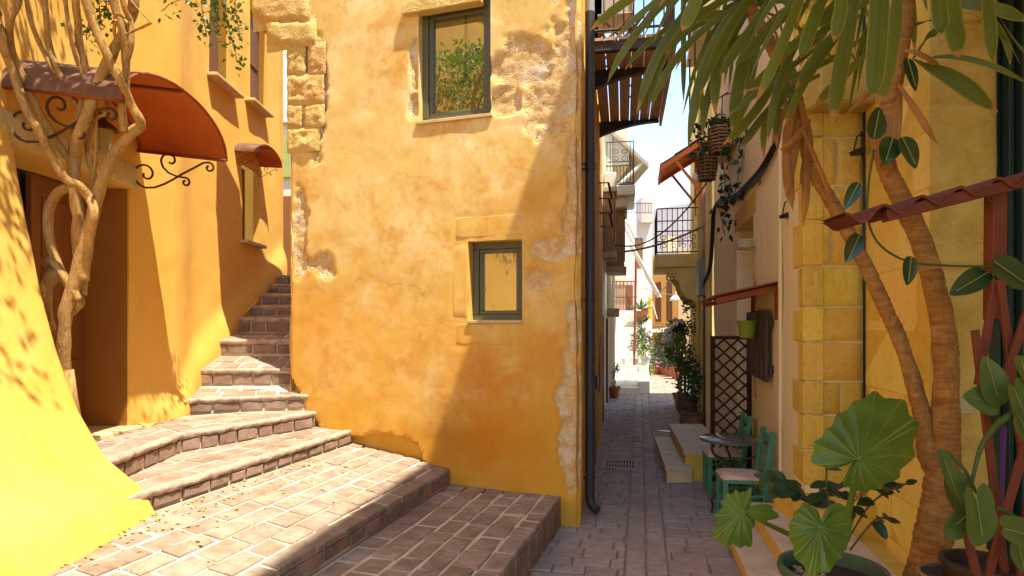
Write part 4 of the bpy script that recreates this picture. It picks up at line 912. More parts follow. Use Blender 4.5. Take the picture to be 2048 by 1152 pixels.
lwbox(13.0, 13.7, 0, .26, 4.72, 5.1, .02).thing('air_conditioner', m_whitew, 'white box unit under the small scrolled balcony', 'unit')
for nm, Y0, Y1, o, z0, z1, lab in (('timber_bay', 12.7, 13.4, .22, 3.4, 4.62, 'nearer boxed timber window bay on the left alley wall'), ('timber_bay', 14.2, 15.2, .42, 3.25, 4.5, 'farther boxed timber window bay with a shelf on the left alley wall')):
    b = empty(nm, LW_(Y0, 0, z0), lab, 'window bay', 'timber bays on the left wall'); lwbox(Y0, Y1, 0, o, z0, z1, .01).build('box', m_bwood, b)
    lwbox(Y0 - .05, Y1 + .05, 0, o + .05, z0 - .12, z0, .01).build('shelf', m_trim, b); lwbox(Y0 - .05, Y1 + .05, 0, o + .05, z1, z1 + .1, .01).build('top', m_trim, b); lwbox(Y0 + .1, Y1 - .1, o, o + .02, z0 + .2, z1 - .1, .005).build('shutter', m_shut, b)
lwbox(15.4, 16.6, 0, .3, 2.15, 2.35, .02).build('door_canopy', m_trim, ch); lwbox(15.5, 16.5, -.02, .03, 0, 2.1, .0).build('door', m_doorwood, ch)
lwbox(12.3, 12.6, 0, .012, 1.75, 1.95).build('plate', m_steel, ch); lwbox(12.2, 13.0, -.02, .02, 0, 2.1, .0).build('door', m_doorwood, ch)
# rubble house, white stair, pink house
ru = house('rubble_stone_house', 'tall whitewashed rubble stone house behind the small balcony', (2.9, 18, 0), None, m_rub, 8.0, [(1.6, 17.05), (2.74, 17.05), (3.55, 21.8), (1.6, 21.8)][::-1])
m = MB(); m.box((1.6, 17.1, 6.3), (3.2, 19.5, 8.0)); m.build('upper_wall', m_rub, ru); m = MB(); m.box((3.4, 22.0, 2.4), (4.0, 22.6, 4.4)); m.build('end_wall', m_rub, ru)
m = MB(); m.prism([(2.5, 16.9, 7.3), (3.7, 16.9, 6.2), (3.7, 22, 6.2), (2.5, 22, 7.3)], (0, 0, .12)); m.build('eave', m_trim, ru); m = MB(); m.tube([(3.55, 17.0, 6.35), (2.75, 16.95, 5.6)], .05, 8); m.tube([(2.75, 16.95, 5.6), (2.75, 16.95, 0)], .045, 8); m.build('gutter', m_whitew, ru)
stw = empty('white_stair', (3.1, 17.5, 0), 'steep whitewashed outdoor stair in full sun on the left of the alley', 'stair')
N = 13
for k in range(N):
    Y = 17.5 + k * .34; z = .19 * (k + 1); x0 = 2.83 + .19 * (Y - 17.5); m = MB(); m.prism([(x0, Y, 0), (x0 + .72, Y, 0), (x0 + .78, Y + .36, 0), (x0 + .06, Y + .36, 0)], (0, 0, z)); m.build('step', m_whitew, stw)
for k in range(6):
    Y = 17.75 + k * .7; z = .35 + .38 * k; x0 = 3.56 + .19 * (Y - 17.5); m = MB(); m.prism([(x0, Y, 0), (x0 + .3, Y, 0), (x0 + .42, Y + .69, 0), (x0 + .12, Y + .69, 0)], (0, 0, z)); m.build('ledge', m_whitew, stw)
pk = house('pink_house', 'pale pink house with a small roof terrace behind the white stair', (4.6, 23, 0), None, m_pink, 5.7, [(3.6, 22.6), (5.25, 23.4), (5.9, 30), (3.6, 30)])
m = MB(); m.box((4.75, 22.95, 5.75), (5.2, 24, 6.7)); m.build('roof_room', m_pink, pk)
for (x0, x1, z0, z1) in ((4.02, 4.45, 2.45, 3.45), (4.55, 4.85, 4.1, 5.2)): m = MB(); yy = 22.6 + (x0 - 3.6) * .485; m.prism([(x0, yy - .03, z0), (x1, yy + (x1 - x0) * .485 - .03, z0), (x1, yy + (x1 - x0) * .485 - .03, z1), (x0, yy - .03, z1)], (0, .05, 0)); m.build('window', m_shut, pk)
m = MB(); m.bar((4.2, 22.2, 4.85), (5.4, 22.9, 3.0), .2, .05); m.bar((4.6, 22.4, 4.2), (5.25, 22.6, 2.2), .03, .03); m.build('stay', m_whitew, pk)
m = MB()
for k in range(12): q = 3.95 + k * .1; m.tube([(q, 22.7, 6.05), (q, 22.7, 6.4)], .01, 4)
m.tube([(3.9, 22.7, 6.4), (5.1, 22.7, 6.4)], .015, 4); m.tube([(3.9, 22.7, 6.05), (5.1, 22.7, 6.05)], .015, 4); m.build('terrace_rail', m_steel, pk)
gt = empty('stair_gate', (4.0, 21.9, 2.4), 'brown barred gate at the top of the white stair', 'gate')
for k in range(6): m = MB(); q = 3.66 + k * .13; m.bar((q, 21.95, 2.45), (q, 21.95, 3.5), .03, .03); m.build('bar', m_rust, gt)
for z in (3.5, 2.95): m = MB(); m.bar((3.6, 21.95, z), (4.4, 21.95, z), .03, .04); m.build('rail', m_rust, gt)
m = MB(); m.tube([at(1268, 745, 18.6), at(1272, 525, 18.6)], .035, 8); m.thing('iron_pole', m_rust, 'thin rust red pole standing beside the white stair', 'pole')
m_yel = simple('yellow_sign_paint', (.75, .52, .03), None, .5, 4, 0); m = MB(); c = at(1300, 616, 21); m.obox(c, (1, 0, 0), (0, 1, 0), (0, 0, 1), (.06, .02, .38), .005); m.obox(c + Vector((-.12, .05, .2)), (1, 0, 0), (0, 1, 0), (0, 0, 1), (.12, .01, .01)); m.thing('yellow_sign', m_yel, 'narrow yellow hanging sign at the corner of the pink house', 'sign')
# end of the alley
m_end = plaster('orange_end_plaster', (.66, .36, .10), (.70, .42, .15), (.56, .27, .05), s1=1.4, s2=4, streak=.4, bump=.3)
eh = house('orange_end_house', 'orange house closing the alley with tall narrow brown shutters', (7, 27, 0), None, m_end, 5.0, [(5.35, 28.5), (6.95, 26.2), (6.95, 38), (5.35, 38)][::-1])
eh2 = house('pink_end_house', 'pinkish plastered house right of the tall shutters at the end of the alley', (8, 26, 0), None, m_peach, 5.2, [(6.97, 26.2), (9.4, 25.2), (9.4, 36), (6.97, 36)])
ea, eb = Vector((5.35, 28.5, 0)), Vector((6.95, 26.2, 0)); ed = (eb - ea).normalized(); en = Vector((ed.y, -ed.x, 0)); EL = (eb - ea).length
for k, f in enumerate((.42, .62, .84)):
    m = MB(); m.obox(ea + ed * EL * f + en * .02 + Vector((0, 0, 3.0)), ed, en, (0, 0, 1), (.14, .03, .85), .005); m.build('shutter', m_shut, eh)
for f in (.35, .62, .88): m = MB(); m.obox(ea + ed * EL * f + en * .02 + Vector((0, 0, .95)), ed, en, (0, 0, 1), (.2, .03, .95), .005); m.build('door', m_doorwood, eh)
m = MB(); m.obox(ea + ed * EL * .5 + en * .02 + Vector((0, 0, 1.98)), ed, en, (0, 0, 1), (EL * .5, .04, .05)); m.build('cornice', m_end, eh)
m = MB(); m.prism([ea + ed * EL * .55 + Vector((0, 0, 1.9)) + en * .0, ea + ed * EL * .95 + Vector((0, 0, 1.9)), ea + ed * EL * .95 + Vector((0, 0, 1.65)) + en * .6, ea + ed * EL * .55 + Vector((0, 0, 1.65)) + en * .6], (0, 0, .04)); m.build('awning', m_trim, eh)
tc = bpy.data.curves.new('house_number', 'FONT'); tc.body = '57'; tc.size = .42; tc.extrude = .012; tc.materials.append(m_black); tq = bpy.data.objects.new('tmp_text', tc); COL.objects.link(tq); bpy.context.view_layer.update(); tme = bpy.data.meshes.new_from_object(tq.evaluated_get(bpy.context.evaluated_depsgraph_get())); bpy.data.objects.remove(tq); tn = bpy.data.objects.new('house_number', tme); COL.objects.link(tn); tn.parent = eh
tn.matrix_local = Matrix.Translation(ea + ed * EL * .30 + en * .05 + Vector((0, 0, 1.62)) - wloc(eh)) @ Matrix((ed, (0, 0, 1), en)).transposed().to_4x4()
m = MB(); m.prism([ea + ed * .0 + en * .0 + Vector((0, 0, 1.55)), ea + ed * .55 + Vector((0, 0, 1.55)), ea + ed * .55 + en * .5 + Vector((0, 0, 1.28)), ea + en * .5 + Vector((0, 0, 1.28))], (0, 0, .06)); m.build('tile_canopy', m_rust, eh)
m = MB(); m.obox(Vector((8.0, 25.75, 2.6)), (1, -.41, 0), (.41, 1, 0), (0, 0, 1), (.3, .03, .7)); m.build('shutter', m_shut, eh2)
wc = house('white_cube_house', 'white flat roofed house rising above the balcony at the end of the alley', (7, 31, 0), None, m_pink, 8.2, [(7.3, 34), (9.2, 31.5), (12, 33), (10, 38)][::-1])
m = MB(); m.box((8.0, 32.0, 5.3), (8.5, 33.3, 6.6)); m.build('window', m_peach, wc)
gh = house('grey_far_house', 'pale grey house with a white balcony far behind the pink house', (8, 38, 0), None, simple('pale_grey_plaster', (.55, .55, .55), None, .9), 5.6, [(7.4, 38.5), (9.4, 38.5), (9.4, 44), (7.4, 44)][::-1])
m = MB()
for k in range(16): m.bar((7.5 + k * .11, 38.2, 3.6), (7.5 + k * .11, 38.2, 4.4), .02, .02)
m.box((7.4, 37.9, 3.35), (9.4, 38.5, 3.6)); m.bar((7.4, 38.2, 4.4), (9.4, 38.2, 4.4), .05, .05); m.build('balcony', m_whitew, gh)
gd = house('green_shutter_house', 'white and yellow house with green shutters glimpsed past the top of the stair', (-5, 14, 2), None, m_cream, 9.5, [(-6.5, 14.5), (-2.5, 14.5), (-2.5, 20), (-6.5, 20)][::-1])
m_gsh = simple('olive_green_shutter', (.38, .38, .12), (.32, .32, .10), .6, 4, .1); m = MB(); m.box((-5.40, 14.42, 5.35), (-5.05, 14.48, 6.3)); m.build('shutter', m_gsh, gd)
m = MB(); m.box((-5.5, 14.38, 6.6), (-4.6, 14.6, 9.5)); m.build('upper_wall', m_whitew, gd); m = MB(); m.box((-5.3, 14.4, 2.6), (-4.95, 14.47, 4.9)); m.build('door', m_doorwood, gd)
# ------------------------------------------------------------ the alley: right side
m_yw = plaster('yellow_wall_plaster', (.74, .52, .16), (.78, .59, .24), (.64, .41, .08), s1=1.2, s2=4, streak=.4, bump=.3)
RD = Vector((.2, 1, 0)).normalized(); RN = Vector((-RD.y, RD.x, 0))
def RW(Y, out=0.0, z=0.0): return Vector((wr(Y), Y, z)) + RN * out
def rwbox(Y0, Y1, o0, o1, z0, z1, ch=.0):
    m = MB(); m.obox(RW((Y0 + Y1) / 2, (o0 + o1) / 2, (z0 + z1) / 2), RN, RD, (0, 0, 1), ((o1 - o0) / 2, (Y1 - Y0) / 2, (z1 - z0) / 2), ch); return m
def rY(px): return 1.32 / ((px - CX) / F - .2)
def rz(py, Y): return EYE - (py - HY) / F * Y
yh = house('yellow_balcony_house', 'tall yellow house beyond the cream wall with a carved balcony over the alley', (wr(12), 12, 0), None, m_yw, 9.4, [(wr(10.75) - .03, 10.75), (wr(15.2) - .03, 15.2), (wr(15.2) + 4, 15.2), (wr(10.75) + 4, 10.75)][::-1])
rwbox(11.6, 12.3, .02, .05, 2.7, 4.4, .0).build('shutter', m_shut, yh); rwbox(11.5, 12.1, .02, .06, 0, 2.2).build('door', m_bwood, yh); rwbox(13.0, 13.7, .0, .06, 0, 2.6, .01).build('pilaster', m_yw, yh); rwbox(11.0, 11.12, .0, .1, 0, 5.2, .02).build('pilaster', m_yw, yh); rwbox(12.6, 12.8, .0, .07, 0, 9.2, .01).build('quoin_strip', m_ash, yh)
cb = empty('carved_balcony', RW(13.8, .4, 3.3), 'yellow carved stone balcony with ornate black iron railing', 'balcony')
rwbox(13.0, 14.7, .0, .92, 3.12, 3.42, .03).build('slab', m_yw, cb)
n = 14; prof = [(.0, 3.12), (.62, 3.12)] + [(.55 - .08 * math.cos(a / 3), 3.03 - .05 * math.sin(a / 3)) for a in range(0, 6)] + [(.5, 2.92), (.42, 2.82), (.38, 2.66), (.28, 2.5), (.1, 2.42), (0, 2.2)]
for Y in (13.05, 14.4): m = MB(); m.prism([RW(Y, o, z) for o, z in prof], RD * .24); k = m.build('corbel', m_yw, cb); m = MB(); m.tube([RW(Y - .01, .56 + x, 3.02 + z) for x, z in spir(0, 0, .01, .09, 0, 540, 24)], .02, 5); m.build('volute', m_yw, k)
m = MB()
for zz in (3.46, 3.9, 4.38): m.tube([RW(13.05, .02, zz), RW(13.05, .88, zz), RW(14.6, .88, zz), RW(14.6, .02, zz)], .014, 5)
rl = m.build('railing', m_steel, cb)
for k in range(9): m = MB(); m.tube([RW(13.05, .04 + k * .105, 3.44), RW(13.05, .04 + k * .105, 4.38)], .009, 4); m.build('baluster', m_steel, rl)
for k in range(12): m = MB(); q = 13.15 + k * .13; m.tube([RW(q, .88, 3.44), RW(q, .88, 4.38)], .009, 4); m.build('baluster', m_steel, rl)
for k in range(4):
    for sz in (-1, 1): m = MB(); m.tube([RW(13.04, .14 + k * .2 + x, 3.68 + sz * (.1 + y)) for x, y in spir(0, 0, .015, .08, 0, 400, 18)], .007, 4); m.build('scroll', m_steel, rl)
# orange timber awning
m_ora = simple('orange_timber_paint', (.74, .22, .05), (.66, .18, .04), .6, 6, .25, 40, stretch=(3, 3, 3)); m_tile = simple('clay_tile', (.46, .19, .09), (.36, .14, .07), .85, 10, .5, 40, rnd=.3)
oa = empty('timber_awning', RW(13, .4, 5.0), 'orange timber awning with clay tiles high on the yellow house', 'awning')
za, zb_ = 5.62, 5.12
for k in range(6): m = MB(); y0, y1 = 12.45 + k * .2, 12.64 + k * .2; m.prism([RW(y0, 0, za), RW(y1, 0, za), RW(y1, .82, zb_), RW(y0, .82, zb_)], (0, 0, .025)); m.build('board', m_ora, oa)
for k in range(7):
    for j in range(3):
        o0, o1 = .84 - j * .28, .52 - j * .28; f = lambda o: za + (zb_ - za) * o / .82 + .04 + .015 * j; y = 12.45 + k * .19
        m = MB(); m.prism([RW(y, o0, f(o0)), RW(y + .09, o0, f(o0) + .04), RW(y + .18, o0, f(o0)), RW(y + .18, o1, f(o1)), RW(y + .09, o1, f(o1) + .04), RW(y, o1, f(o1))], (0, 0, .012)); m.build('roof_tile', m_tile, oa)
for Y in (12.44, 13.64):
    m = MB(); m.bar(RW(Y, .02, za - .05), RW(Y, .82, zb_ - .04), .06, .09); m.bar(RW(Y, .03, 4.55), RW(Y, .55, 5.24), .05, .05); m.bar(RW(Y, .03, 4.3), RW(Y, .03, 5.55), .06, .06); m.build('bracket', m_ora, oa)
m = MB(); m.bar(RW(12.4, .82, zb_ - .03), RW(13.7, .82, zb_ - .03), .05, .12); m.build('fascia', m_ora, oa)
m = MB(); m.lathe([(.02, .1), (.05, .08), (.07, 0), (.06, -.07), (.0, -.1)], RW(12.5, .14, 4.86), 10); m.thing('globe_lamp', m_whitew, 'small white globe lamp under the orange timber awning', 'lamp', smooth=True)
# iron balcony seen edge-on high on the right
ib = empty('iron_balcony', RW(9.6, .3, 6.4), 'black iron balcony seen edge on behind the hanging strap leaves', 'balcony')
m = MB(); m.prism([RW(8.9, 0, 6.15), RW(8.9, .5, 6.15), RW(10.2, .5, 6.15), RW(10.2, 0, 6.15)], (0, 0, .1)); m.build('slab', m_cream, ib)
m = MB()
for zz in (6.3, 7.1): m.tube([RW(8.95, 0, zz), RW(8.95, .47, zz), RW(10.15, .47, zz)], .015, 5)
r2 = m.build('railing', m_steel, ib)
for k in range(16): m = MB(); q = 8.95 + 1.2 * k / 15; m.tube([RW(q, .47, 6.25), RW(q, .47, 7.1)], .01, 4); m.build('baluster', m_steel, r2)
for Y in (9.0, 9.9): m = MB(); m.tube([RW(Y, .47, 6.2), RW(Y, .47, 5.0), RW(Y, 0, 5.25)], .014, 5); m.build('stay', m_steel, ib)
# meter box, pipe, cables
m_greybox = simple('grey_plastic', (.27, .25, .21), (.24, .22, .18), .5, 3, .05)
Yb = rY(1417); m = rwbox(Yb - .3, Yb + .25, 0, .2, rz(592, Yb), rz(520, Yb), .01); m.thing('meter_box', m_greybox, 'grey electric meter box with black cables on the cream wall', 'meter box')
m = MB(); m.obox(RW(Yb - .02, .05, rz(592, Yb) / 2), RN, RD, (0, 0, 1), (.05, .06, rz(592, Yb) / 2 - .01), .01); m.thing('cable_duct', simple('brown_duct', (.14, .10, .065), None, .6), 'grey brown duct running down below the meter box', 'duct')
m_cab = simple('black_cable', (.018, .016, .014), None, .55, 4, 0)
for k in range(4):
    pts = [(1560, 270 + k * 6, .02), (1530, 330 + k * 7, .03), (1500, 365 + k * 5, .03), (1470, 392 + k * 4, .03), (1448, 396 + k * 3, .04), (1432 + k * 2, 420, .05), (1428 + k * 2, 480, .05), (1426 + k * 2, 540, .08), (1415 + k * 2, 575, .14)]
    m = MB(); m.tube(spline([RW(rY(px), o, rz(py, rY(px))) for px, py, o in pts], 5), .013 - .002 * k, 6); m.thing('wall_cable', m_cab, ('uppermost', 'second', 'third', 'lowest')[k] + ' of the black cables that run over the cream wall to the meter box', 'cable', 'cables along the cream wall', smooth=True)
def wire(name, label, a, b, sag, r=.008, mat=m_cab):
    a, b = Vector(a), Vector(b); m = MB(); m.tube([a.lerp(b, i / 24) - Vector((0, 0, sag * 4 * (i / 24) * (1 - i / 24))) for i in range(25)], r, 5); m.thing(name, mat, label, 'cable', 'overhead wires', smooth=True)
m_wirey = simple('yellow_grey_cable', (.34, .26, .13), None, .7, 4, 0)
wire('overhead_wire', 'black wire sagging across the alley from the right hand wall above the carved balcony', RW(10.9, .1, rz(365, 10.9)), LW_(13.5, .25, rz(490, 13.5)), .38, .014)
wire('overhead_wire', 'thick yellowish wire crossing the alley in front of the carved balcony', RW(11.4, .08, rz(450, 11.4)), LW_(13.6, .25, rz(505, 13.6)), .1, .022, m_wirey)
wire('overhead_wire', 'thin pale wire that carries the dome lamp at the end of the alley', at(1285, 575, 22), at(1385, 590, 20), .1, .012, m_wirey)
wire('overhead_wire', 'thin slanting wire from the pink house toward the carved balcony', at(1290, 610, 22), RW(13.2, .4, 3.05), .05, .012, m_wirey)
# dome lamp
dl = at(1352, 600, 20.5); m = MB(); m.lathe([(.0, .16), (.05, .155), (.12, .12), (.19, .05), (.21, -.02), (.2, -.02), (.0, -.0)], dl, 16); m.tube([dl + Vector((0, 0, .15)), dl + Vector((0, 0, .28))], .02, 6); m.thing('dome_lamp', simple('white_enamel', (.8, .8, .78), None, .3, 4, 0), 'white enamel dome street lamp hung on the wire', 'street lamp', smooth=True)
# wall light (bulkhead) beside the stone door lintel, wall hook
Yb = 6.95; m = rwbox(Yb - .05, Yb + .05, 0, .05, rz(495, Yb), rz(477, Yb), .01); m.obox(RW(Yb, .12, rz(490, Yb)), RN, RD, (0, 0, 1), (.075, .07, .05), .02)
for k in range(3): m.tube([RW(Yb - .075, .04, rz(480 + 6 * k, Yb)), RW(Yb - .08, .2, rz(482 + 6 * k, Yb)), RW(Yb + .08, .2, rz(482 + 6 * k, Yb)), RW(Yb + .075, .04, rz(480 + 6 * k, Yb))], .008, 5)
m.thing('bulkhead_light', simple('cream_plastic', (.55, .45, .27), None, .5), 'cream caged bulkhead light beside the stone doorway', 'light')
Yb = rY(1528); m = MB(); m.tube([RW(Yb, .01 + .0 * a, rz(362, Yb)) + RD * (-.05 * math.cos(a)) + RN * .03 + Vector((0, 0, -.04 * math.sin(a))) for a in [x * .35 for x in range(0, 12)]], .005, 5); m.thing('wall_hook', m_iron, 'small bent iron hook in the cream wall', 'hook')
rwbox(5.66, 5.72, 0, .03, .55, 4.2, .008).thing('white_conduit', m_white, 'thin white conduit running down the cream wall', 'conduit')
# lattice screen
m_lat = simple('dark_brown_lattice', (.045, .016, .008), (.035, .012, .006), .6, 8, .3, 60)
la = empty('lattice_screen', (2.62, 7.48, 0), 'tall dark brown wooden lattice screen at the cream doorway', 'lattice')
lx0, lx1, lz0, lz1, LY = 2.38, 2.82, .02, rz(672, 7.48), 7.48
sk = .06
LPt = lambda x, z, k=0: Vector((x, LY - (x - lx0) * .25 + k, z))
for (x0, z0, x1, z1) in ((lx0 + .02, lz0, lx0 + .02, lz1), (lx1 - .02, lz0, lx1 - .02, lz1), (lx0, lz1 - .02, lx1, lz1 - .02), (lx0, lz0 + .04, lx1, lz0 + .04)): m = MB(); m.bar(LPt(x0, z0), LPt(x1, z1), .045 if x0 == x1 else .04, .04, up=(0, 1, 0)); m.build('frame_rail', m_lat, la)
W_ = lx1 - lx0 - .06; Hh = lz1 - lz0
for sg in (1, -1):
    c = -Hh
    while c < W_ + Hh:
        # line x = c + s*z within the frame
        pts = []
        for z in [Hh * q / 60 for q in range(61)]:
            x = (c + z) if sg > 0 else (W_ - c - z)
            if 0 <= x <= W_: pts.append((x, z))
        if len(pts) > 1: m = MB(); m.bar(LPt(lx0 + .03 + pts[0][0], lz0 + pts[0][1], .006 * sg), LPt(lx0 + .03 + pts[-1][0], lz0 + pts[-1][1], .006 * sg), .022, .008, up=(0, 1, 0)); m.build('slat', m_lat, la)
        c += .155
# small red awning, plank panel and bucket
sa = empty('small_red_awning', RW(6.3, .2, 2.2), 'small dark red awning frame above the hanging plank panel', 'awning')
for Y in (5.8, 7.0): m = MB(); m.bar(RW(Y, 0, 2.235), RW(Y, .56, 2.11), .03, .05); m.build('rafter', m_rust, sa); m = MB(); m.bar(RW(Y, .02, 2.25), RW(Y, .02, 1.93), .035, .035); m.build('post', m_rust, sa)
m = MB(); m.grid(lambda i, j: RW(5.72 + 1.36 * i, .58 * j, 2.275 - .125 * j + .014 * math.sin(i * 60)), 80, 2); m.grid(lambda i, j: RW(5.72 + 1.36 * i, .58 * j, 2.281 - .125 * j + .014 * math.sin(i * 60)), 80, 2, flip=True); m.build('corrugated_sheet', m_rust, sa, True)
m_dplank = simple('dark_weathered_plank', (.03, .02, .014), (.09, .065, .05), .7, 7, .5, 50, rnd=.3, stretch=(4, 4, .35))
pn = empty('plank_panel', RW(6.4, .05, 1.4), 'dark weathered plank panel hanging on the cream wall with a bucket', 'panel')
for k in range(5): y = 6.0 + k * .215; rwbox(y, y + .18, .05, .085, 1.33 + .02 * R(), 2.03, .006).build('plank', m_dplank, pn)
for z in (1.45, 1.9): rwbox(5.98, 7.07, .01, .05, z - .04, z + .04, .004).build('batten', m_dplank, pn)
m_bucket = simple('lime_green_enamel', (.22, .26, .03), (.18, .22, .025), .4, 3, .05)
bk = empty('green_bucket', RW(6.35, .22, 1.76), 'lime green bucket planter hooked on the plank panel', 'bucket'); c = RW(6.3, .2, 1.755)
m = MB(); m.lathe([(.0, 0), (.072, 0), (.1, .17), (.106, .172), (.1, .176), (.094, .16), (.0, .15)], c, 20); m.build('body', m_bucket, bk, 50)
m = MB(); m.tube([c + RN * -.09 + Vector((0, 0, .17)), c + RN * -.12 + Vector((0, 0, .3)), c + RN * -.15 + Vector((0, 0, .28))], .006, 5); m.build('hook', m_iron, bk)
# bistro table and two chairs
m_teal = simple('teal_iron', (.03, .055, .045), (.022, .04, .034), .4, 6, .15, 60); m_tabtop = simple('grey_green_table_top', (.10, .105, .075), (.07, .075, .055), .18, 5, .08, 40, spec=.6)
TC = Vector((2.255, 6.38, 0)); tb = empty('bistro_table', TC, 'round dark bistro table with curved iron legs', 'table')
m = MB(); m.lathe([(.0, .735), (.318, .735), (.325, .73), (.325, .712), (.318, .706), (.0, .706)], TC, 40); m.build('table_top', m_tabtop, tb, 40)
for k in range(3):
    a = math.radians(205 + 120 * k); d = Vector((math.cos(a), math.sin(a), 0))
    pr = [(.27, .70), (.275, .64), (.24, .58), (.12, .52), (.06, .44), (.04, .36), (.07, .27), (.16, .2), (.25, .16), (.285, .13), (.27, .09), (.275, .04), (.28, 0)]
    m = MB(); m.tube(spline([TC + d * r + Vector((0, 0, z)) for r, z in pr], 4), .013, 8); m.build('leg', m_teal, tb, True)
m = MB(); m.tube([TC + Vector((.06 * math.cos(x * .5), .06 * math.sin(x * .5), .4)) for x in range(13)], .01, 6); m.build('ring', m_teal, tb, True)
m_grn = simple('mint_green_paint', (.075, .26, .155), (.06, .21, .125), .5, 6, .2, 50)
t = NT('patterned_cushion'); v = t.vor(11); vv = t.ramp(v, .0, .5); rg = t.ramp(t.math('ABSOLUTE', t.math('SUBTRACT', v, .24)), .03, .07, (1, 1, 1), (0, 0, 0)); m_cush = t.fin(t.mix(rg, t.mix(t.ramp(t.noise(5, 3), .45, .6), (.50, .33, .22), (.60, .45, .32)), (.74, .64, .50)), .9, t.bump(t.noise(60, 3), .2, .003), .1)
def gchair(loc, rz_, label):
    c = empty('green_chair', loc, label, 'chair', 'green chairs at the bistro table'); M = Matrix.Rotation(rz_, 3, 'Z'); L = Vector(loc)
    P_ = lambda x, y, z: L + M @ Vector((x, y, z))
    ax = [M @ Vector(q) for q in ((1, 0, 0), (0, 1, 0), (0, 0, 1))]
    for x in (-.18, .18):
        m = MB(); m.bar(P_(x, -.17, 0), P_(x, -.17, .44), .042, .042, ch=.004); m.build('leg', m_grn, c)
        m = MB(); m.bar(P_(x, .18, 0), P_(x, .18, .46), .04, .045, ch=.004); m.bar(P_(x, .18, .44), P_(x, .25, .90), .04, .045, ch=.004); m.build('back_leg', m_grn, c)
    for z in (.16, .28):
        for (a, b) in (((-.18, -.17), (.18, -.17)), ((-.18, .18), (.18, .18)), ((-.18, -.17), (-.18, .18)), ((.18, -.17), (.18, .18))): m = MB(); m.bar(P_(*a, z), P_(*b, z + (.03 if a[0] == b[0] else 0)), .02, .025, ch=.003); m.build('stretcher', m_grn, c)
    for z, o in ((.58, .2), (.70, .218), (.83, .24)): m = MB(); m.obox(P_(0, o, z), ax[0], ax[1], ax[2], (.18, .009, .035), .004); m.build('back_slat', m_grn, c)
    m = MB(); m.obox(P_(0, 0, .435), ax[0], ax[1], ax[2], (.2, .2, .016), .006); m.build('seat', m_grn, c)
    m = MB()
    def cf(i, j):
        x, y = i * 2 - 1, j * 2 - 1; e = (1 - abs(x) ** 5) * (1 - abs(y) ** 5); return P_(x * .2, y * .2, .455 + .04 * e ** .4 + .006 * nz(x * 2, y * 2))
    m.grid(cf, 16, 16); m.build('cushion', m_cush, c, True)
gchair((2.17, 5.93, 0), math.radians(-99), 'mint green chair with patterned cushion on the near side of the bistro table')
gchair((2.36, 6.98, 0), math.radians(-99), 'mint green chair with patterned cushion behind the bistro table by the lattice')
# drain grates
for (px, py, w_, d_, lab) in ((1240, 930, .42, .5, 'larger pale drain grate in the alley nearer the camera'), (1262, 878, .32, .4, 'smaller drain grate farther along the alley')):
    g_ = gnd(px, py); gr = empty('drain_grate', g_, lab, 'grate', 'drain grates in the alley'); ab = toab(g_)
    m = MB(); m.obox(g_ + Vector((0, 0, .004)), AP, AD, (0, 0, 1), (w_ / 2, d_ / 2, .006)); m.build('black_backing', m_black, gr)  # flat black slab painted as the shaded depth under the bars
    for k in range(11): m = MB(); m.obox(g_ + AP * (-w_ / 2 + w_ * (k + .5) / 11) + Vector((0, 0, .012)), AP, AD, (0, 0, 1), (w_ / 44, d_ / 2 * .9, .006)); m.build('bar', m_trim, gr)
    m = MB()
    for sx in (-1, 1): m.obox(g_ + AP * (sx * w_ / 2) + Vector((0, 0, .012)), AP, AD, (0, 0, 1), (.02, d_ / 2, .008)); m.obox(g_ + AD * (sx * d_ / 2) + Vector((0, 0, .012)), AP, AD, (0, 0, 1), (w_ / 2, .02, .008))
    m.obox(g_ + Vector((0, 0, .013)), AP, AD, (0, 0, 1), (w_ / 2, .012, .007)); m.build('frame', m_trim, gr)
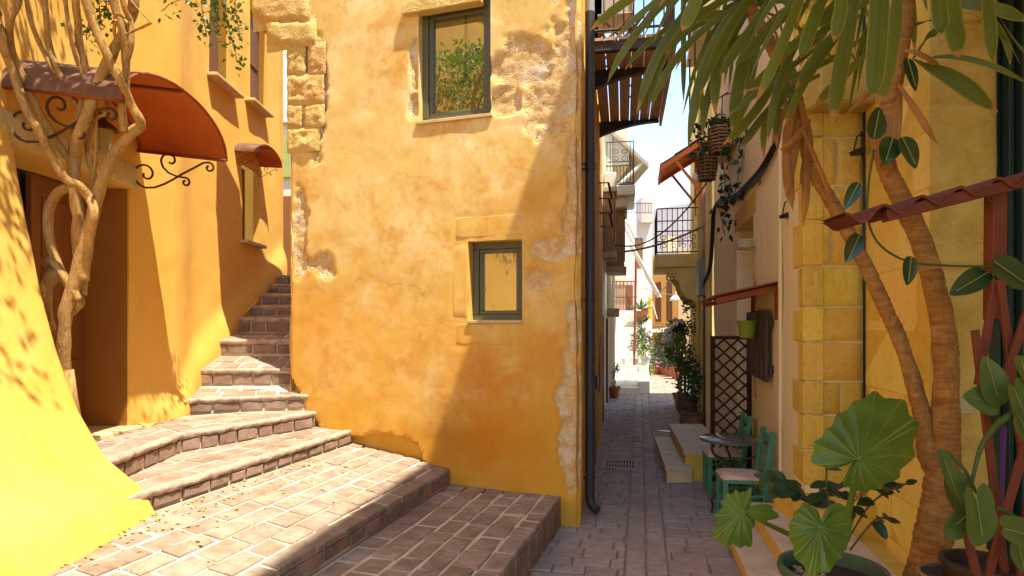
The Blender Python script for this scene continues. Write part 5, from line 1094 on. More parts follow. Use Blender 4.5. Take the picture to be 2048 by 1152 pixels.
# potted plants
m_terra = simple('terracotta', (.36, .13, .055), (.28, .095, .04), .85, 8, .4, 40); m_terrad = simple('dark_glazed_terracotta', (.26, .115, .05), (.19, .08, .035), .6, 8, .3, 30); m_soil = simple('potting_soil', (.05, .035, .022), None, .95); m_stem = simple('brown_stem', (.16, .09, .04), (.11, .06, .03), .85)
m_flow = {'white': simple('white_petal', (.75, .70, .66), None, .7, 5, 0), 'red': simple('red_petal', (.55, .04, .03), None, .6, 5, 0), 'violet': simple('violet_petal', (.42, .2, .5), None, .6, 5, 0)}
def potted(name, label, c, r, h, fol, mat=m_gleaf, pot=m_terra, group=None, flower=None, leaf=.06, shape='round', cat='potted plant'):
    c = Vector(c); o = empty(name, c, label, cat, group); m = MB()
    pf = [(.0, 0), (r * .62, 0), (r * .8, h * .5), (r * .94, h * .86), (r * 1.03, h * .87), (r * 1.03, h), (r * .92, h), (r * .9, h * .88), (0, h * .88)]
    if shape == 'urn': pf = [(.0, 0), (r * .55, 0), (r * .62, h * .04), (r * .9, h * .35), (r, h * .62), (r * .93, h * .84), (r * .84, h * .9), (r * .98, h * .95), (r * .98, h), (r * .8, h), (r * .78, h * .9), (0, h * .88)]
    if shape == 'box': m.box(c + Vector((-r, -r, 0)), c + Vector((r, r, h)), .01)
    else: m.lathe(pf, c, 28)
    po = m.build('pot', pot, o, 40)
    if shape == 'urn':
        m = MB()
        for k in range(14):
            a0 = 2 * math.pi * k / 14
            for sg in (1, -1): m.tube([c + Vector((math.cos(a0 + sg * t_ * .42) * r * q, math.sin(a0 + sg * t_ * .42) * r * q, h * zz)) for t_, q, zz in ((0, .905, .34), (.5, .975, .48), (1, 1.0, .64))], .006, 4)
        m.tube([c + Vector((math.cos(a) * r * .95, math.sin(a) * r * .95, h * .84)) for a in [x * math.pi / 12 for x in range(25)]], .01, 5, cap=False); m.build('relief', pot, po)
    m = MB(); m.lathe([(0, h * .9), (r * .8, h * .9)], c, 16); m.build('soil', m_soil, po)
    m = MB(); f = MB(); st_ = MB()
    for (dx, dy, dz, rr, n) in fol:
        q = c + Vector((dx, dy, h + dz)); rr = rr if isinstance(rr, tuple) else (rr, rr, rr); cloud(m, q, rr, n, leaf)
        st_.tube(spline([c + Vector((dx * .1, dy * .1, h * .85)), c + Vector((dx * .5 + U(-.04, .04), dy * .5, h + dz * .5)), q + Vector((0, 0, -rr[2] * .3))], 4), [.02 - .0012 * x for x in range(9)], 6)
        if flower:
            for k in range(flower[1]):
                v = rdir(.4); p = q + Vector((v.x * rr[0], v.y * rr[1], v.z * rr[2]))
                for j in range(4): onleaf(f, p, rdir(.3), rdir(), flower[2], flower[2] * .7)
    m.build('foliage', mat, o); st_.build('stem', m_stem, o)
    if flower: tag(f.build('flowers', m_flow[flower[0]], o), kind='stuff')
    return o
potted('urn_plant', 'big round terracotta urn with a diamond relief and a leafy citrus like shrub', gnd(1384, 862), .22, .34, [(-.05, 0, .38, (.32, .25, .35), 260), (.1, .1, .8, (.22, .2, .4), 180)], m_gleaf, m_terrad, shape='urn', leaf=.075)
potted('urn_plant', 'terracotta urn with a tall shrub just behind the diamond patterned urn', gnd(1372, 832) + Vector((.02, 0, 0)), .24, .40, [(0, .1, .7, (.26, .25, .5), 240), (.1, .2, 1.5, (.2, .25, .6), 220)], m_vleaf, m_terrad, shape='urn', leaf=.08)
potted('tall_pot_plant', 'tall leafy lime green shrub in a pot against the yellow wall', (3.84, 13.9, 0), .16, .3, [(0, 0, .6, (.17, .25, .45), 200), (-.03, .1, 1.2, (.17, .25, .4), 160)], m_lleaf, m_terra, leaf=.1)
potted('oleander', 'white flowering oleander leaning out from the yellow wall', (4.05, 15.0, 0), .2, .3, [(-.22, 0, 1.0, (.28, .3, .4), 230), (-.1, 0, 1.45, (.25, .25, .3), 150)], m_gleaf, m_terra, flower=('white', 60, .09), leaf=.11)
potted('climber', 'dark leafy climber high on the yellow wall below the carved balcony', (4.0, 14.4, 0), .14, .25, [(-.05, -.1, 1.6, (.2, .25, .25), 150), (0, 0, .9, (.14, .2, .4), 110)], m_dkleaf, m_terra, leaf=.1)
for i, (px, py, r, h, fh, lab) in enumerate(((1312, 748, .3, .5, .9, 'leftmost of the clay pots at the end of the alley with a tall leafy plant'), (1322, 747, .24, .34, .35, 'second clay pot from the left at the end of the alley'), (1331, 749, .26, .32, .2, 'third clay pot from the left at the end of the alley, nearly bare'), (1342, 752, .3, .36, .35, 'fourth clay pot from the left at the end of the alley, squat and round'), (1354, 757, .28, .46, .3, 'rightmost of the clay pots at the end of the alley'))):
    potted('clay_pot_plant', lab, gnd(px, py), r, h, [(0, 0, fh * .6, (.3, .3, fh * .8), int(60 + 240 * fh))], m_gleaf, m_terra, 'clay pots at the end of the alley', leaf=.12)
g1 = gnd(1229, 796); potted('terracotta_pot_plant', 'thin greyish plant in a terracotta pot at the foot of the white stair', g1, .17, .3, [(0, 0, .3, (.18, .18, .35), 130)], m_grleaf, m_terra, leaf=.07)
g1 = gnd(1286, 778); potted('white_planter', 'square white planter with lime green foliage beside the white stair', g1, .19, .42, [(0, 0, .15, (.3, .25, .25), 240)], m_lleaf, m_whitew, shape='box', leaf=.09)
g1 = gnd(1297, 777); potted('red_pot_plant', 'red pot with a tall flowering shrub right of the white planter', g1 + Vector((.0, .3, 0)), .16, .4, [(-.15, 0, .7, (.4, .4, .7), 420), (.1, 0, .4, (.35, .3, .3), 160)], m_grleaf, simple('red_glaze', (.35, .05, .03), None, .4), flower=('violet', 18, .08), leaf=.09)
def ledge(k): Y = 17.95 + k * .7; return Vector((3.76 + .19 * (Y - 17.5), Y, .35 + .38 * k))
m_wpot = simple('pale_grey_pot', (.55, .56, .50), None, .7)
for k, mat, lab, fl in ((1, m_lleaf, 'lowest pale pot on the stair ledge with long green leaves', None), (2, m_vleaf, 'second pale pot on the stair ledge with feathery plant and red blooms', ('red', 10, .07)), (3, m_gleaf, 'third pale pot up on the stair ledge', None)):
    potted('ledge_pot', lab, ledge(k), .15, .28, [(0, 0, .18, (.2, .2, .28), 120)], mat, m_wpot, 'pots on the stair ledge', flower=fl, leaf=.1)
# agave in the top pot: a rosette of thick pointed leaves
ag = empty('agave_pot', ledge(4) + Vector((-.1, 0, .2)), 'spiky agave in a terracotta pot high on the stair ledge', 'potted plant'); c = Vector(ag.location)
m = MB(); m.lathe([(.0, 0), (.2, 0), (.24, .36), (.0, .34)], c, 18); m.build('pot', m_terra, ag, 40); m_ag = leafmat('agave_leaf', (.16, .26, .12), (.10, .18, .08), .1)
for k in range(22):
    a = k * 2.4; el = U(.1, 1.2); d = Vector((math.cos(a) * math.cos(el), math.sin(a) * math.cos(el), math.sin(el))); m = MB(); L = U(.4, .55); s_ = d.cross(Vector((0, 0, 1))).normalized() * .05; p = c + Vector((0, 0, .42))
    m.add([p - s_ * .6, p + s_ * .6, p + d * L * .5 + s_, p + d * L * .5 - s_, p + d * L - Vector((0, 0, .04)), p + d * L * .45 - Vector((0, 0, .03))], [(0, 1, 5), (1, 2, 5), (2, 4, 5), (4, 3, 5), (3, 0, 5)]); m.build('leaf', m_ag, ag)
m = MB(); m.lathe([(0, 0), (.12, 0), (.15, .16), (.16, .18), (0, .17)], ledge(5) + Vector((.05, -.05, .1)), 14); m.thing('small_clay_pot', m_terra, 'small bare clay pot on the ledge right of the agave', 'pot', smooth=True)
# ------------------------------------------------------------ right foreground: yucca tree
t = NT('ringed_yucca_bark'); sp_ = t.mp((9, 9, 46)); c1 = t.mix(t.ramp(t.noise(1.0, 5, .65, sp_), .36, .66), (.36, .185, .055), (.22, .10, .028))
c1 = t.mix(t.math('MULTIPLY', t.ramp(t.noise(14, 5, .7), .52, .7), .5), c1, (.46, .28, .10)); c1 = t.mix(t.math('MULTIPLY', t.ramp(t.noise(1.0, 4, .7, t.mp((40, 40, 9))), .5, .68), .55), c1, (.17, .08, .025)); m_ybark = t.fin(c1, .9, t.bump(t.math('ADD', t.noise(1.0, 6, .7, sp_), t.math('MULTIPLY', t.noise(1.0, 4, .7, t.mp((40, 40, 9))), .6)), .8, .012), .1)
t = NT('yucca_leaf'); at1 = t.n('ShaderNodeAttribute'); at1.attribute_name = 'edge'; at2 = t.n('ShaderNodeAttribute'); at2.attribute_name = 'along'
gr_ = t.mix(t.ramp(t.noise(3, 4, .6), .35, .68), (.10, .125, .008), (.058, .082, .007)); r_ = t.rnd()
gr_ = t.mix(t.math('MULTIPLY', t.ramp(r_, .6, 1.0), .5), gr_, (.20, .21, .03))
cx_ = t.n('ShaderNodeCombineXYZ'); t.l(t.math('MULTIPLY', at1.outputs['Fac'], 9), cx_.inputs[0]); t.l(t.math('MULTIPLY', r_, 70), cx_.inputs[1]); t.l(t.math('MULTIPLY', at2.outputs['Fac'], 1.2), cx_.inputs[2]); gr_ = t.mix(t.math('MULTIPLY', t.ramp(t.noise(1.6, 4, .7, cx_.outputs[0]), .42, .68), .5), gr_, (.19, .22, .035)); gr_ = t.mix(t.math('MULTIPLY', t.ramp(t.noise(38, 3, .7), .63, .72), .5), gr_, (.26, .20, .05))
ed_ = t.ramp(t.math('ADD', at1.outputs['Fac'], t.math('MULTIPLY', t.math('SUBTRACT', t.noise(6, 3), .5), .22)), .80, 1.0); gr_ = t.mix(t.math('MULTIPLY', ed_, .6), gr_, (.36, .30, .045))
tp_ = t.ramp(t.math('ADD', at2.outputs['Fac'], t.math('MULTIPLY', t.math('SUBTRACT', r_, .5), .12)), .93, .965); gr_ = t.mix(tp_, gr_, (.38, .19, .05))
t.fin(gr_, .5, None, .35); tr = t.n('ShaderNodeBsdfTranslucent'); hs = t.n('ShaderNodeHueSaturation'); t.l(gr_, hs.inputs['Color']); hs.inputs['Value'].default_value = 1.6; t.l(hs.outputs[0], tr.inputs[0]); mx = t.n('ShaderNodeMixShader'); mx.inputs[0].default_value = .42; t.l(t.b.outputs[0], mx.inputs[1]); t.l(tr.outputs[0], mx.inputs[2]); t.l(mx.outputs[0], t.o.inputs[0]); m_yleaf = t.m
m_deadleaf = leafmat('dead_yucca_leaf', (.40, .20, .055), (.26, .115, .03), .25, .8)
yu = empty('yucca_tree', at(1850, 1230, 3.2), 'two stemmed yucca tree with ringed trunks and long strap leaves at the right', 'tree')
def stemtube(pts, ring=.05, n=14):
    sp = spline([at(px, py, Y) for px, py, Y, r in pts], 16); rr = []
    for i in range(len(sp)):
        q = i / 16; k = min(int(q), len(pts) - 2); r = pts[k][3] + (pts[k + 1][3] - pts[k][3]) * (q - k); s_ = (sp[i].z * 23 + .5 * nz(sp[i].z * 3)) % 1.0; rr.append(r * .74 * (1 + ring * 1.6 * (s_ - .5)))
    m = MB(); m.tube(sp, rr, n, wob=.16); return m
stemtube([(1830, 1300, 3.2, .19), (1845, 1200, 3.2, .155), (1858, 1120, 3.2, .125), (1872, 1040, 3.2, .112), (1884, 960, 3.2, .108), (1890, 895, 3.19, .092), (1893, 800, 3.17, .078), (1890, 700, 3.15, .074), (1876, 600, 3.13, .070), (1848, 500, 3.1, .066), (1812, 415, 3.08, .062), (1778, 345, 3.05, .06), (1765, 285, 3.03, .058), (1780, 200, 3.0, .056), (1800, 100, 2.98, .055), (1812, 0, 2.96, .055), (1815, -110, 2.95, .05)], .05).build('trunk', m_ybark, yu, True)
stemtube([(1885, 965, 3.2, .085), (1858, 905, 3.22, .07), (1842, 820, 3.25, .057), (1808, 705, 3.3, .05), (1765, 602, 3.35, .05), (1718, 505, 3.42, .05), (1670, 415, 3.5, .048), (1632, 352, 3.58, .047), (1607, 280, 3.65, .05), (1592, 200, 3.7, .055), (1568, 135, 3.74, .055), (1536, 80, 3.78, .05), (1508, 30, 3.8, .05), (1492, -25, 3.8, .045)], .06).build('branch', m_ybark, yu, True)
def strap(b, m_, t_, w, twist=0.0, fold=.07, mat=None, name='leaf', N=20, par=None, tipfrac=.72):
    """a strap leaf through three points; w in metres"""
    b, m_, t_ = Vector(b), Vector(m_), Vector(t_); c = m_ * 2 - (b + t_) / 2
    P_ = [(b * (1 - s) ** 2 + c * 2 * s * (1 - s) + t_ * s * s) for s in [i / N for i in range(N + 1)]]; m = MB(); ed = []; al = []
    for i, p in enumerate(P_):
        s = i / N; tg = (P_[min(i + 1, N)] - P_[max(i - 1, 0)]).normalized(); s0 = tg.cross(Vector((0, 1, 0)))
        s0 = s0.normalized() if s0.length > .05 else Vector((1, 0, 0)); n0 = s0.cross(tg); a = twist * (1 - .4 * s); sd = s0 * math.cos(a) + n0 * math.sin(a); nn = n0 * math.cos(a) - s0 * math.sin(a)
        ww = w * (.55 + .45 * sst(0, .35, s)) * (1 if s < tipfrac else max(.05, 1 - ((s - tipfrac) / (1 - tipfrac)) ** 2.2)) * (1 + .05 * nz(s * 6, w * 50, twist))
        wv = .06 * w * nz(s * 5, b.x * 7, b.z * 5)
        for k in (-1, -.5, 0, .5, 1): m.v.append(p + sd * (k * ww / 2) - nn * (fold * ww * (abs(k) - .5) * -1 + wv * k)); ed.append(abs(k)); al.append(s)
    for i in range(N):
        for k in range(4): q = i * 5 + k; m.f.append([q, q + 1, q + 6, q + 5]); m.mi.append(0)
    o = m.build(name, mat or m_yleaf, par or yu, True, loc=b)
    for nm, vals in (('edge', ed), ('along', al)): a_ = o.data.attributes.new(nm, 'FLOAT', 'POINT'); a_.data.foreach_set('value', vals)
    return o
LV = [  # base, middle, tip in the photograph, distances, width in px
    ((1440, -110), (1285, -20), (1180, 61), 3.6, 24), ((1470, -70), (1330, -8), (1227, 84), 3.6, 18), ((1450, -90), (1300, 35), (1215, 166), 3.55, 20), ((1490, -10), (1345, 50), (1250, 140), 3.7, 15), ((1470, -60), (1345, 60), (1274, 228), 3.6, 24), ((1480, -30), (1362, 50), (1295, 228), 3.65, 20),
    ((1500, 0), (1375, 90), (1303, 216), 3.6, 20), ((1366, -90), (1367, 60), (1367, 205), 4.2, 14), ((1490, 0), (1418, 110), (1376, 297), 3.55, 26), ((1420, -70), (1390, 5), (1364, 62), 3.0, 34), ((1495, 10), (1444, 95), (1431, 232), 3.5, 30), ((1500, 20), (1430, 150), (1405, 273), 3.6, 20), ((1512, 40), (1484, 140), (1464, 262), 3.4, 36),
    ((1520, 60), (1506, 130), (1494, 188), 3.5, 24), ((1640, 90), (1560, 150), (1454, 232), 3.3, 18), ((1620, -60), (1572, 70), (1511, 206), 2.9, 28), ((1670, -80), (1628, 40), (1602, 117), 2.7, 36), ((1692, -100), (1684, 0), (1667, 84), 2.6, 36), ((1715, -10), (1687, 110), (1665, 248), 2.9, 42),
    ((1765, -120), (1757, 60), (1745, 192), 2.4, 56), ((1800, -60), (1783, 100), (1754, 208), 2.7, 44), ((1690, 60), (1620, 150), (1568, 254), 3.1, 22), ((1640, 20), (1568, 140), (1537, 284), 3.2, 20), ((1730, 110), (1680, 160), (1630, 210), 3.2, 26), ((1740, 60), (1640, 130), (1480, 185), 3.3, 16),
    ((1870, -90), (1878, 0), (1885, 68), 2.5, 46), ((1890, -80), (1905, 20), (1918, 114), 2.6, 58), ((1970, -90), (1978, 20), (1986, 123), 2.5, 38), ((1826, 118), (1900, 152), (1996, 224), 2.8, 52), ((1840, 120), (1940, 118), (2060, 170), 2.75, 16), ((1860, 10), (1960, 10), (2060, 44), 2.7, 34), ((1815, 60), (1860, 40), (1905, 48), 2.9, 12),
    ((1825, 120), (1855, 78), (1878, 58), 3.1, 20), ((1940, 0), (2000, 60), (2020, 130), 3.0, 16), ((1990, 20), (2030, 80), (2060, 110), 2.8, 14), ((1600, -80), (1500, 60), (1440, 150), 3.3, 24), ((1560, -60), (1470, 40), (1400, 190), 3.4, 26), ((1640, -40), (1540, 60), (1470, 130), 3.3, 26), ((1700, -30), (1610, 70), (1540, 120), 3.2, 26),
    ((1590, -50), (1430, 10), (1330, 110), 3.5, 20), ((1530, 30), (1470, 80), (1400, 90), 3.7, 16), ((1510, 20), (1430, 30), (1390, 20), 3.8, 30), ((1700, 0), (1650, 60), (1560, 90), 3.2, 18), ((1720, 30), (1650, 90), (1590, 180), 3.15, 24), ((1560, 120), (1500, 190), (1460, 290), 3.6, 26), ((1560, 130), (1520, 210), (1445, 290), 3.5, 26),
    ((1600, 150), (1560, 200), (1555, 290), 3.6, 22), ((1580, 120), (1590, 190), (1560, 215), 3.5, 26), ((1640, 150), (1580, 180), (1545, 205), 3.5, 20), ((1420, 60), (1400, 160), (1415, 240), 3.9, 18), ((1590, 170), (1530, 230), (1480, 300), 3.6, 22), ((1590, 180), (1540, 220), (1528, 320), 3.65, 20)]
for b, m_, t_, Y, w in LV: strap(at(*b, Y + .22), at(*m_, Y), at(*t_, Y - .02), w * .76 / F * Y, U(-.5, .5) if w < 32 else U(-.15, .15))
HB = at(1812, -30, 2.95); HC_ = at(1505, 15, 3.8)
for k in range(120):
    h = (HB, HC_)[k % 2]; a = U(0, 6.28); L = U(.55, .95); el = U(-.2, .9); d = Vector((math.cos(a) * math.cos(el), math.sin(a) * math.cos(el), math.sin(el))); mid = h + d * L * .55; tip = h + d * L * .95 - Vector((0, 0, U(.1, .5)))
    if k % 2 == 0 and d.y < -.6: continue
    strap(h + d * .04, mid, tip, U(.018, .04), U(-.9, .9))
for b, m_, t_, Y, w in (((1592, 190), (1580, 300), (1586, 420), 3.62, 26), ((1600, 200), (1612, 330), (1605, 455), 3.6, 16), ((1575, 180), (1558, 240), (1556, 300), 3.64, 14), ((1598, 240), (1590, 320), (1572, 395), 3.6, 22), ((1585, 215), (1565, 240), (1545, 290), 3.62, 16), ((1605, 260), (1640, 340), (1676, 430), 3.5, 9), ((1610, 230), (1618, 300), (1600, 370), 3.6, 18), ((1580, 260), (1578, 330), (1590, 400), 3.6, 20), ((1620, 240), (1590, 280), (1560, 300), 3.55, 16), ((1800, 170), (1838, 225), (1876, 288), 2.9, 16), ((1810, 100), (1850, 110), (1885, 140), 2.9, 14), ((1770, 120), (1750, 170), (1690, 230), 3.0, 10), ((1785, 170), (1780, 250), (1770, 330), 3.02, 20), ((1795, 150), (1790, 230), (1785, 320), 3.0, 18), ((1770, 200), (1768, 270), (1760, 340), 3.03, 16), ((1800, 130), (1802, 220), (1796, 300), 2.99, 14)):
    strap(at(*b, Y), at(*m_, Y - .04), at(*t_, Y), w / F * Y, U(-.9, .9), .5, m_deadleaf, 'dry_leaf', 10, tipfrac=.7)
# ------------------------------------------------------------ round leaved trailer in front of the yucca
def blade(mb, c, d, nrm, L, W, heart=0.0, wave=0.0, cup=.12, n=28, rings=5, off=.5):
    """a leaf blade: outline in polar form about its centre; d = direction of the tip, nrm = its face"""
    d = Vector(d).normalized(); nrm = Vector(nrm); nrm = (nrm - d * nrm.dot(d)).normalized(); s_ = nrm.cross(d); c = Vector(c)
    vs = [c]
    for k in range(1, rings + 1):
        for i in range(n):
            a = 2 * math.pi * i / n; ca, sa = math.cos(a), math.sin(a); q = k / rings
            if heart: r = (.5 + .5 * max(0, ca) ** 1.5) * (1 + .22 * heart * (math.exp(-((abs(abs(a - math.pi)) - .62) / .42) ** 2))) * (1 - heart * .8 * math.exp(-((a - math.pi) / .2) ** 2)); x, y = r * ca * L * (.62 if ca > 0 else .9), r * sa * W * (1 - .12 * ca)
            else: x, y = ca * L / 2, sa * W / 2 * (1 - .25 * ca + .0)
            if not heart and ca > .85: x += L * .05 * (ca - .85) / .15
            z = cup * W * (abs(y) / W) ** 1.4 * 2 * q + wave * q * math.sin(a * 9 + L * 40) * .5 - .1 * L * (x / L) ** 2 * q
            vs.append(c + d * (x * q) + s_ * (y * q) + nrm * (z * q))
    fs = [(0, 1 + i, 1 + (i + 1) % n) for i in range(n)]
    for k in range(rings - 1):
        for i in range(n): a, b = 1 + k * n + i, 1 + k * n + (i + 1) % n; fs.append((a, a + n, b + n, b))
    mb.add(vs, fs)
m_rub_l = leafmat('dark_round_leaf', (.022, .05, .014), (.014, .034, .01), .1, .25, spec=.5); m_mid = simple('pale_midrib', (.20, .24, .06), None, .6)
rv = empty('round_leaf_trailer', at(1990, 540, 2.75), 'thin trailing vine with dark glossy oval leaves across the yucca trunks', 'vine')
m = MB(); m.tube(spline([at(1748, 300, 2.95), at(1738, 360, 2.95), at(1735, 430, 2.93), at(1752, 480, 2.92), at(1790, 512, 2.9), at(1840, 527, 2.85), at(1920, 532, 2.8), at(1990, 533, 2.7)], 6), .005, 6); m.build('stem', m_vleaf, rv, True)
for px, py, dx, dy, l, w, Y in ((1752, 247, .2, -1, 62, 44, 2.9), (1777, 300, -.3, 1, 54, 46, 2.88), (1817, 304, .5, 1, 66, 52, 2.86), (1704, 390, -.5, 1, 58, 26, 2.92), (1706, 495, -.45, 1, 60, 34, 2.92), (1818, 540, -.1, 1, 56, 34, 2.84), (1940, 565, -1, .6, 84, 46, 2.72), (2022, 548, 1, .7, 88, 60, 2.68), (1822, 147, .3, 1, 66, 28, 2.85), (1985, 1095 - 540, .4, 1, 20, 12, 2.7)):
    c = at(px, py, Y); d = Vector((dx, 0, -dy)); m = MB(); blade(m, c, d, (U(-.25, .25), -1, U(.0, .4)), l / F * Y, w / F * Y); k = m.build('leaf', m_rub_l, rv, True, loc=c)
    dd = d.normalized(); m = MB(); m.tube([c - dd * (l / F * Y * .5) + Vector((0, -.008, 0)), c + dd * (l / F * Y * .42) + Vector((0, -.006, 0))], .0025, 4); m.build('midrib', m_mid, k)
# ------------------------------------------------------------ big red awning and trellis at the right edge
m_red = simple('brick_red_paint', (.15, .032, .013), (.10, .02, .008), .55, 8, .3, 50)
ra = empty('corrugated_awning', at(1990, 700, 2.7), 'brick red corrugated awning on a post at the right edge', 'awning')
def aw(s, k, dz=0): px = 1690 + 460 * s; Y = 2.68 + k; return at(px, 443 - 108 * s, 2.68) + Vector((0, k, dz + .026 * math.sin(s * 38 + 1.5)))
m = MB(); m.grid(lambda i, j: aw(i, .22 * j), 160, 2); m.grid(lambda i, j: aw(i, .22 * j, .012), 160, 2, flip=True); m.grid(lambda i, j: aw(i, 0, .012 * j), 160, 1, flip=True); m.build('corrugated_sheet', m_red, ra, 50)
m = MB(); m.bar(at(1768, 433, 2.72), at(2180, 330, 2.72), .05, .055, up=(0, 1, 0), ch=.003); m.build('beam', m_red, ra)
m = MB(); m.bar(at(1991, 385, 2.75), at(1989, 640, 2.75), .062, .06, up=(0, 1, 0), ch=.003); m.build('post', m_red, ra)
m = MB(); p_ = at(1989, 640, 2.75); m.bar(p_, (p_.x, 2.75, .16), .03, .03, up=(0, 1, 0)); m.build('foot', m_dgreen, ra)
for x, y in ((1975, 628), (1975, 398)): m = MB(); c = at(x, y, 2.72); m.tube([c + Vector((.012 * math.cos(a), -.02, .012 * math.sin(a))) for a in [q * .6 for q in range(11)]], .004, 5); m.build('eye_bolt', m_red, ra)
tr_ = empty('red_trellis', at(1990, 1150, 2.55), 'leaning red timber trellis bars behind the climbing plant at the right edge', 'trellis')
for (x0, y0, x1, y1, Y) in ((1992, 560, 1956, 770, 2.62), (1950, 660, 2012, 1170, 2.58), (2000, 560, 2046, 920, 2.6), (2056, 620, 1985, 830, 2.57), (2050, 890, 1970, 1175, 2.5), (1930, 1050, 1960, 1180, 2.5), (2056, 1000, 2040, 1180, 2.52)):
    m = MB(); m.bar(at(x0, y0, Y), at(x1, y1, Y), .03, .018, up=(0, 1, 0), ch=.002); m.build('bar', m_red, tr_)
m = MB(); m.tube([at(1988, 1100, 2.9), at(1998, 850, 2.95)], .03, 10); m.thing('purple_tube', simple('purple_plastic', (.08, .02, .14), None, .4), 'purple plastic tube standing behind the red trellis', 'tube', smooth=True)
# ------------------------------------------------------------ broad leaved climber on the trellis
m_phil = leafmat('soft_green_leaf', (.085, .125, .025), (.06, .095, .02), .2, .4)
ph = empty('broad_leaf_climber', at(1990, 1150, 2.45), 'climber with broad soft green leaves on the red trellis', 'vine')
for px, py, dx, dy, l, w, Y, h in ((1985, 765, -.3, -1, 100, 60, 2.45, 0), (1965, 800, -.9, -.2, 70, 60, 2.46, 0), (2035, 800, .4, 1, 100, 70, 2.4, .6), (1898, 950, .35, 1, 110, 40, 2.4, 0), (1915, 985, .2, 1, 90, 60, 2.45, 0), (1955, 1022, .15, 1, 120, 86, 2.3, .7), (1925, 1035, -.7, .6, 90, 60, 2.36, .5), (2028, 1062, 1, .3, 80, 70, 2.3, .4), (2044, 850, .4, 1, 60, 50, 2.4, 0), (2046, 740, .3, 1, 60, 40, 2.4, 0), (2040, 1110, .2, 1, 60, 50, 2.4, 0)):
    c = at(px, py, Y); m = MB(); blade(m, c, (dx, U(-.2, .2), -dy), (U(-.4, .4), -1, U(.1, .6)), l / F * Y, w / F * Y * (1.0 if not h else .8), h, .0, .14); k = m.build('leaf', m_phil, ph, True, loc=c); dd = Vector((dx, 0, -dy)).normalized(); m = MB(); m.tube([c - dd * (l / F * Y * .3) + Vector((0, -.006, 0)), c + dd * (l / F * Y * .42) + Vector((0, -.006, 0))], .002, 4); m.build('midrib', m_mid, k)
m = MB(); m.tube(spline([at(1940, 985, 2.42), at(1960, 900, 2.45), at(1985, 860, 2.45), at(2010, 838, 2.42), at(2040, 820, 2.42)], 5), [.006 + .0006 * i for i in range(21)], 7); m.tube(spline([at(1955, 990, 2.4), at(1930, 940, 2.4), at(1895, 905, 2.42), at(1876, 903, 2.42)], 4), .006, 6); m.tube(spline([at(1995, 1015, 2.4), at(2040, 1040, 2.4), at(2080, 1070, 2.4)], 4), .008, 6); m.build('stem', m_vleaf, ph, True)
# ------------------------------------------------------------ elephant ear in the green tub
m_tub = simple('dull_green_plastic', (.075, .12, .065), (.06, .10, .052), .5, 5, .1, 60)
PC = Vector((1.60, 3.12, .165)); ee = empty('elephant_ear_pot', PC, 'large elephant ear plant with ragged ribbed leaves in a green tub with pebbles', 'potted plant')
rr, hh_ = .25, .50
m = MB(); m.lathe([(0, 0), (rr * .72, 0), (rr * .92, hh_ * .9), (rr * 1.0, hh_ * .9), (rr * 1.03, hh_ * .95), (rr, hh_), (rr * .93, hh_ * .99), (rr * .88, hh_ * .85), (0, hh_ * .85)], PC, 40); m.build('tub', m_tub, ee, 40)
m = MB(); m.lathe([(0, hh_ * .87), (rr * .88, hh_ * .86)], PC, 20); m.build('soil', m_soil, ee)
m_peb = simple('river_pebble', (.42, .30, .17), (.28, .19, .10), .6, 12, .1, 60, rnd=.5)
for k in range(34):
    a = U(1.6, 4.6); q = rr * .74 * R() ** .5; c = PC + Vector((math.cos(a) * q, math.sin(a) * q, hh_ * .88 + U(0, .015))); s_ = U(.012, .024)
    m = MB(); m.lathe([(0, -s_ * .6), (s_ * .8, -s_ * .35), (s_, 0), (s_ * .75, s_ * .4), (0, s_ * .6)], c, 8); m.build('pebble', m_peb, ee, True, loc=c)
t = NT('elephant_ear_leaf'); a1 = t.n('ShaderNodeAttribute'); a1.attribute_name = 'edge'; a2 = t.n('ShaderNodeAttribute'); a2.attribute_name = 'rib'
g_ = t.mix(t.ramp(t.noise(4, 4, .6), .35, .68), (.13, .215, .022), (.08, .15, .016)); oi = t.n('ShaderNodeObjectInfo'); g_ = t.mix(t.math('MULTIPLY', oi.outputs['Alpha'], 0), g_, g_)
g_ = t.mix(t.ramp(a2.outputs['Fac'], .4, 1.0), g_, (.27, .33, .07)); g_ = t.mix(t.ramp(t.math('ADD', a1.outputs['Fac'], t.math('MULTIPLY', t.math('SUBTRACT', t.noise(7, 4, .7), .5), 1.1)), 1.03, 1.15), g_, (.48, .33, .06))
t.fin(g_, .38, t.bump(t.noise(18, 3), .15, .006), .4); tr = t.n('ShaderNodeBsdfTranslucent'); hs = t.n('ShaderNodeHueSaturation'); t.l(g_, hs.inputs['Color']); hs.inputs['Value'].default_value = 1.7; t.l(hs.outputs[0], tr.inputs[0]); mx = t.n('ShaderNodeMixShader'); mx.inputs[0].default_value = .35; t.l(t.b.outputs[0], mx.inputs[1]); t.l(tr.outputs[0], mx.inputs[2]); t.l(mx.outputs[0], t.o.inputs[0]); m_ear = t.m
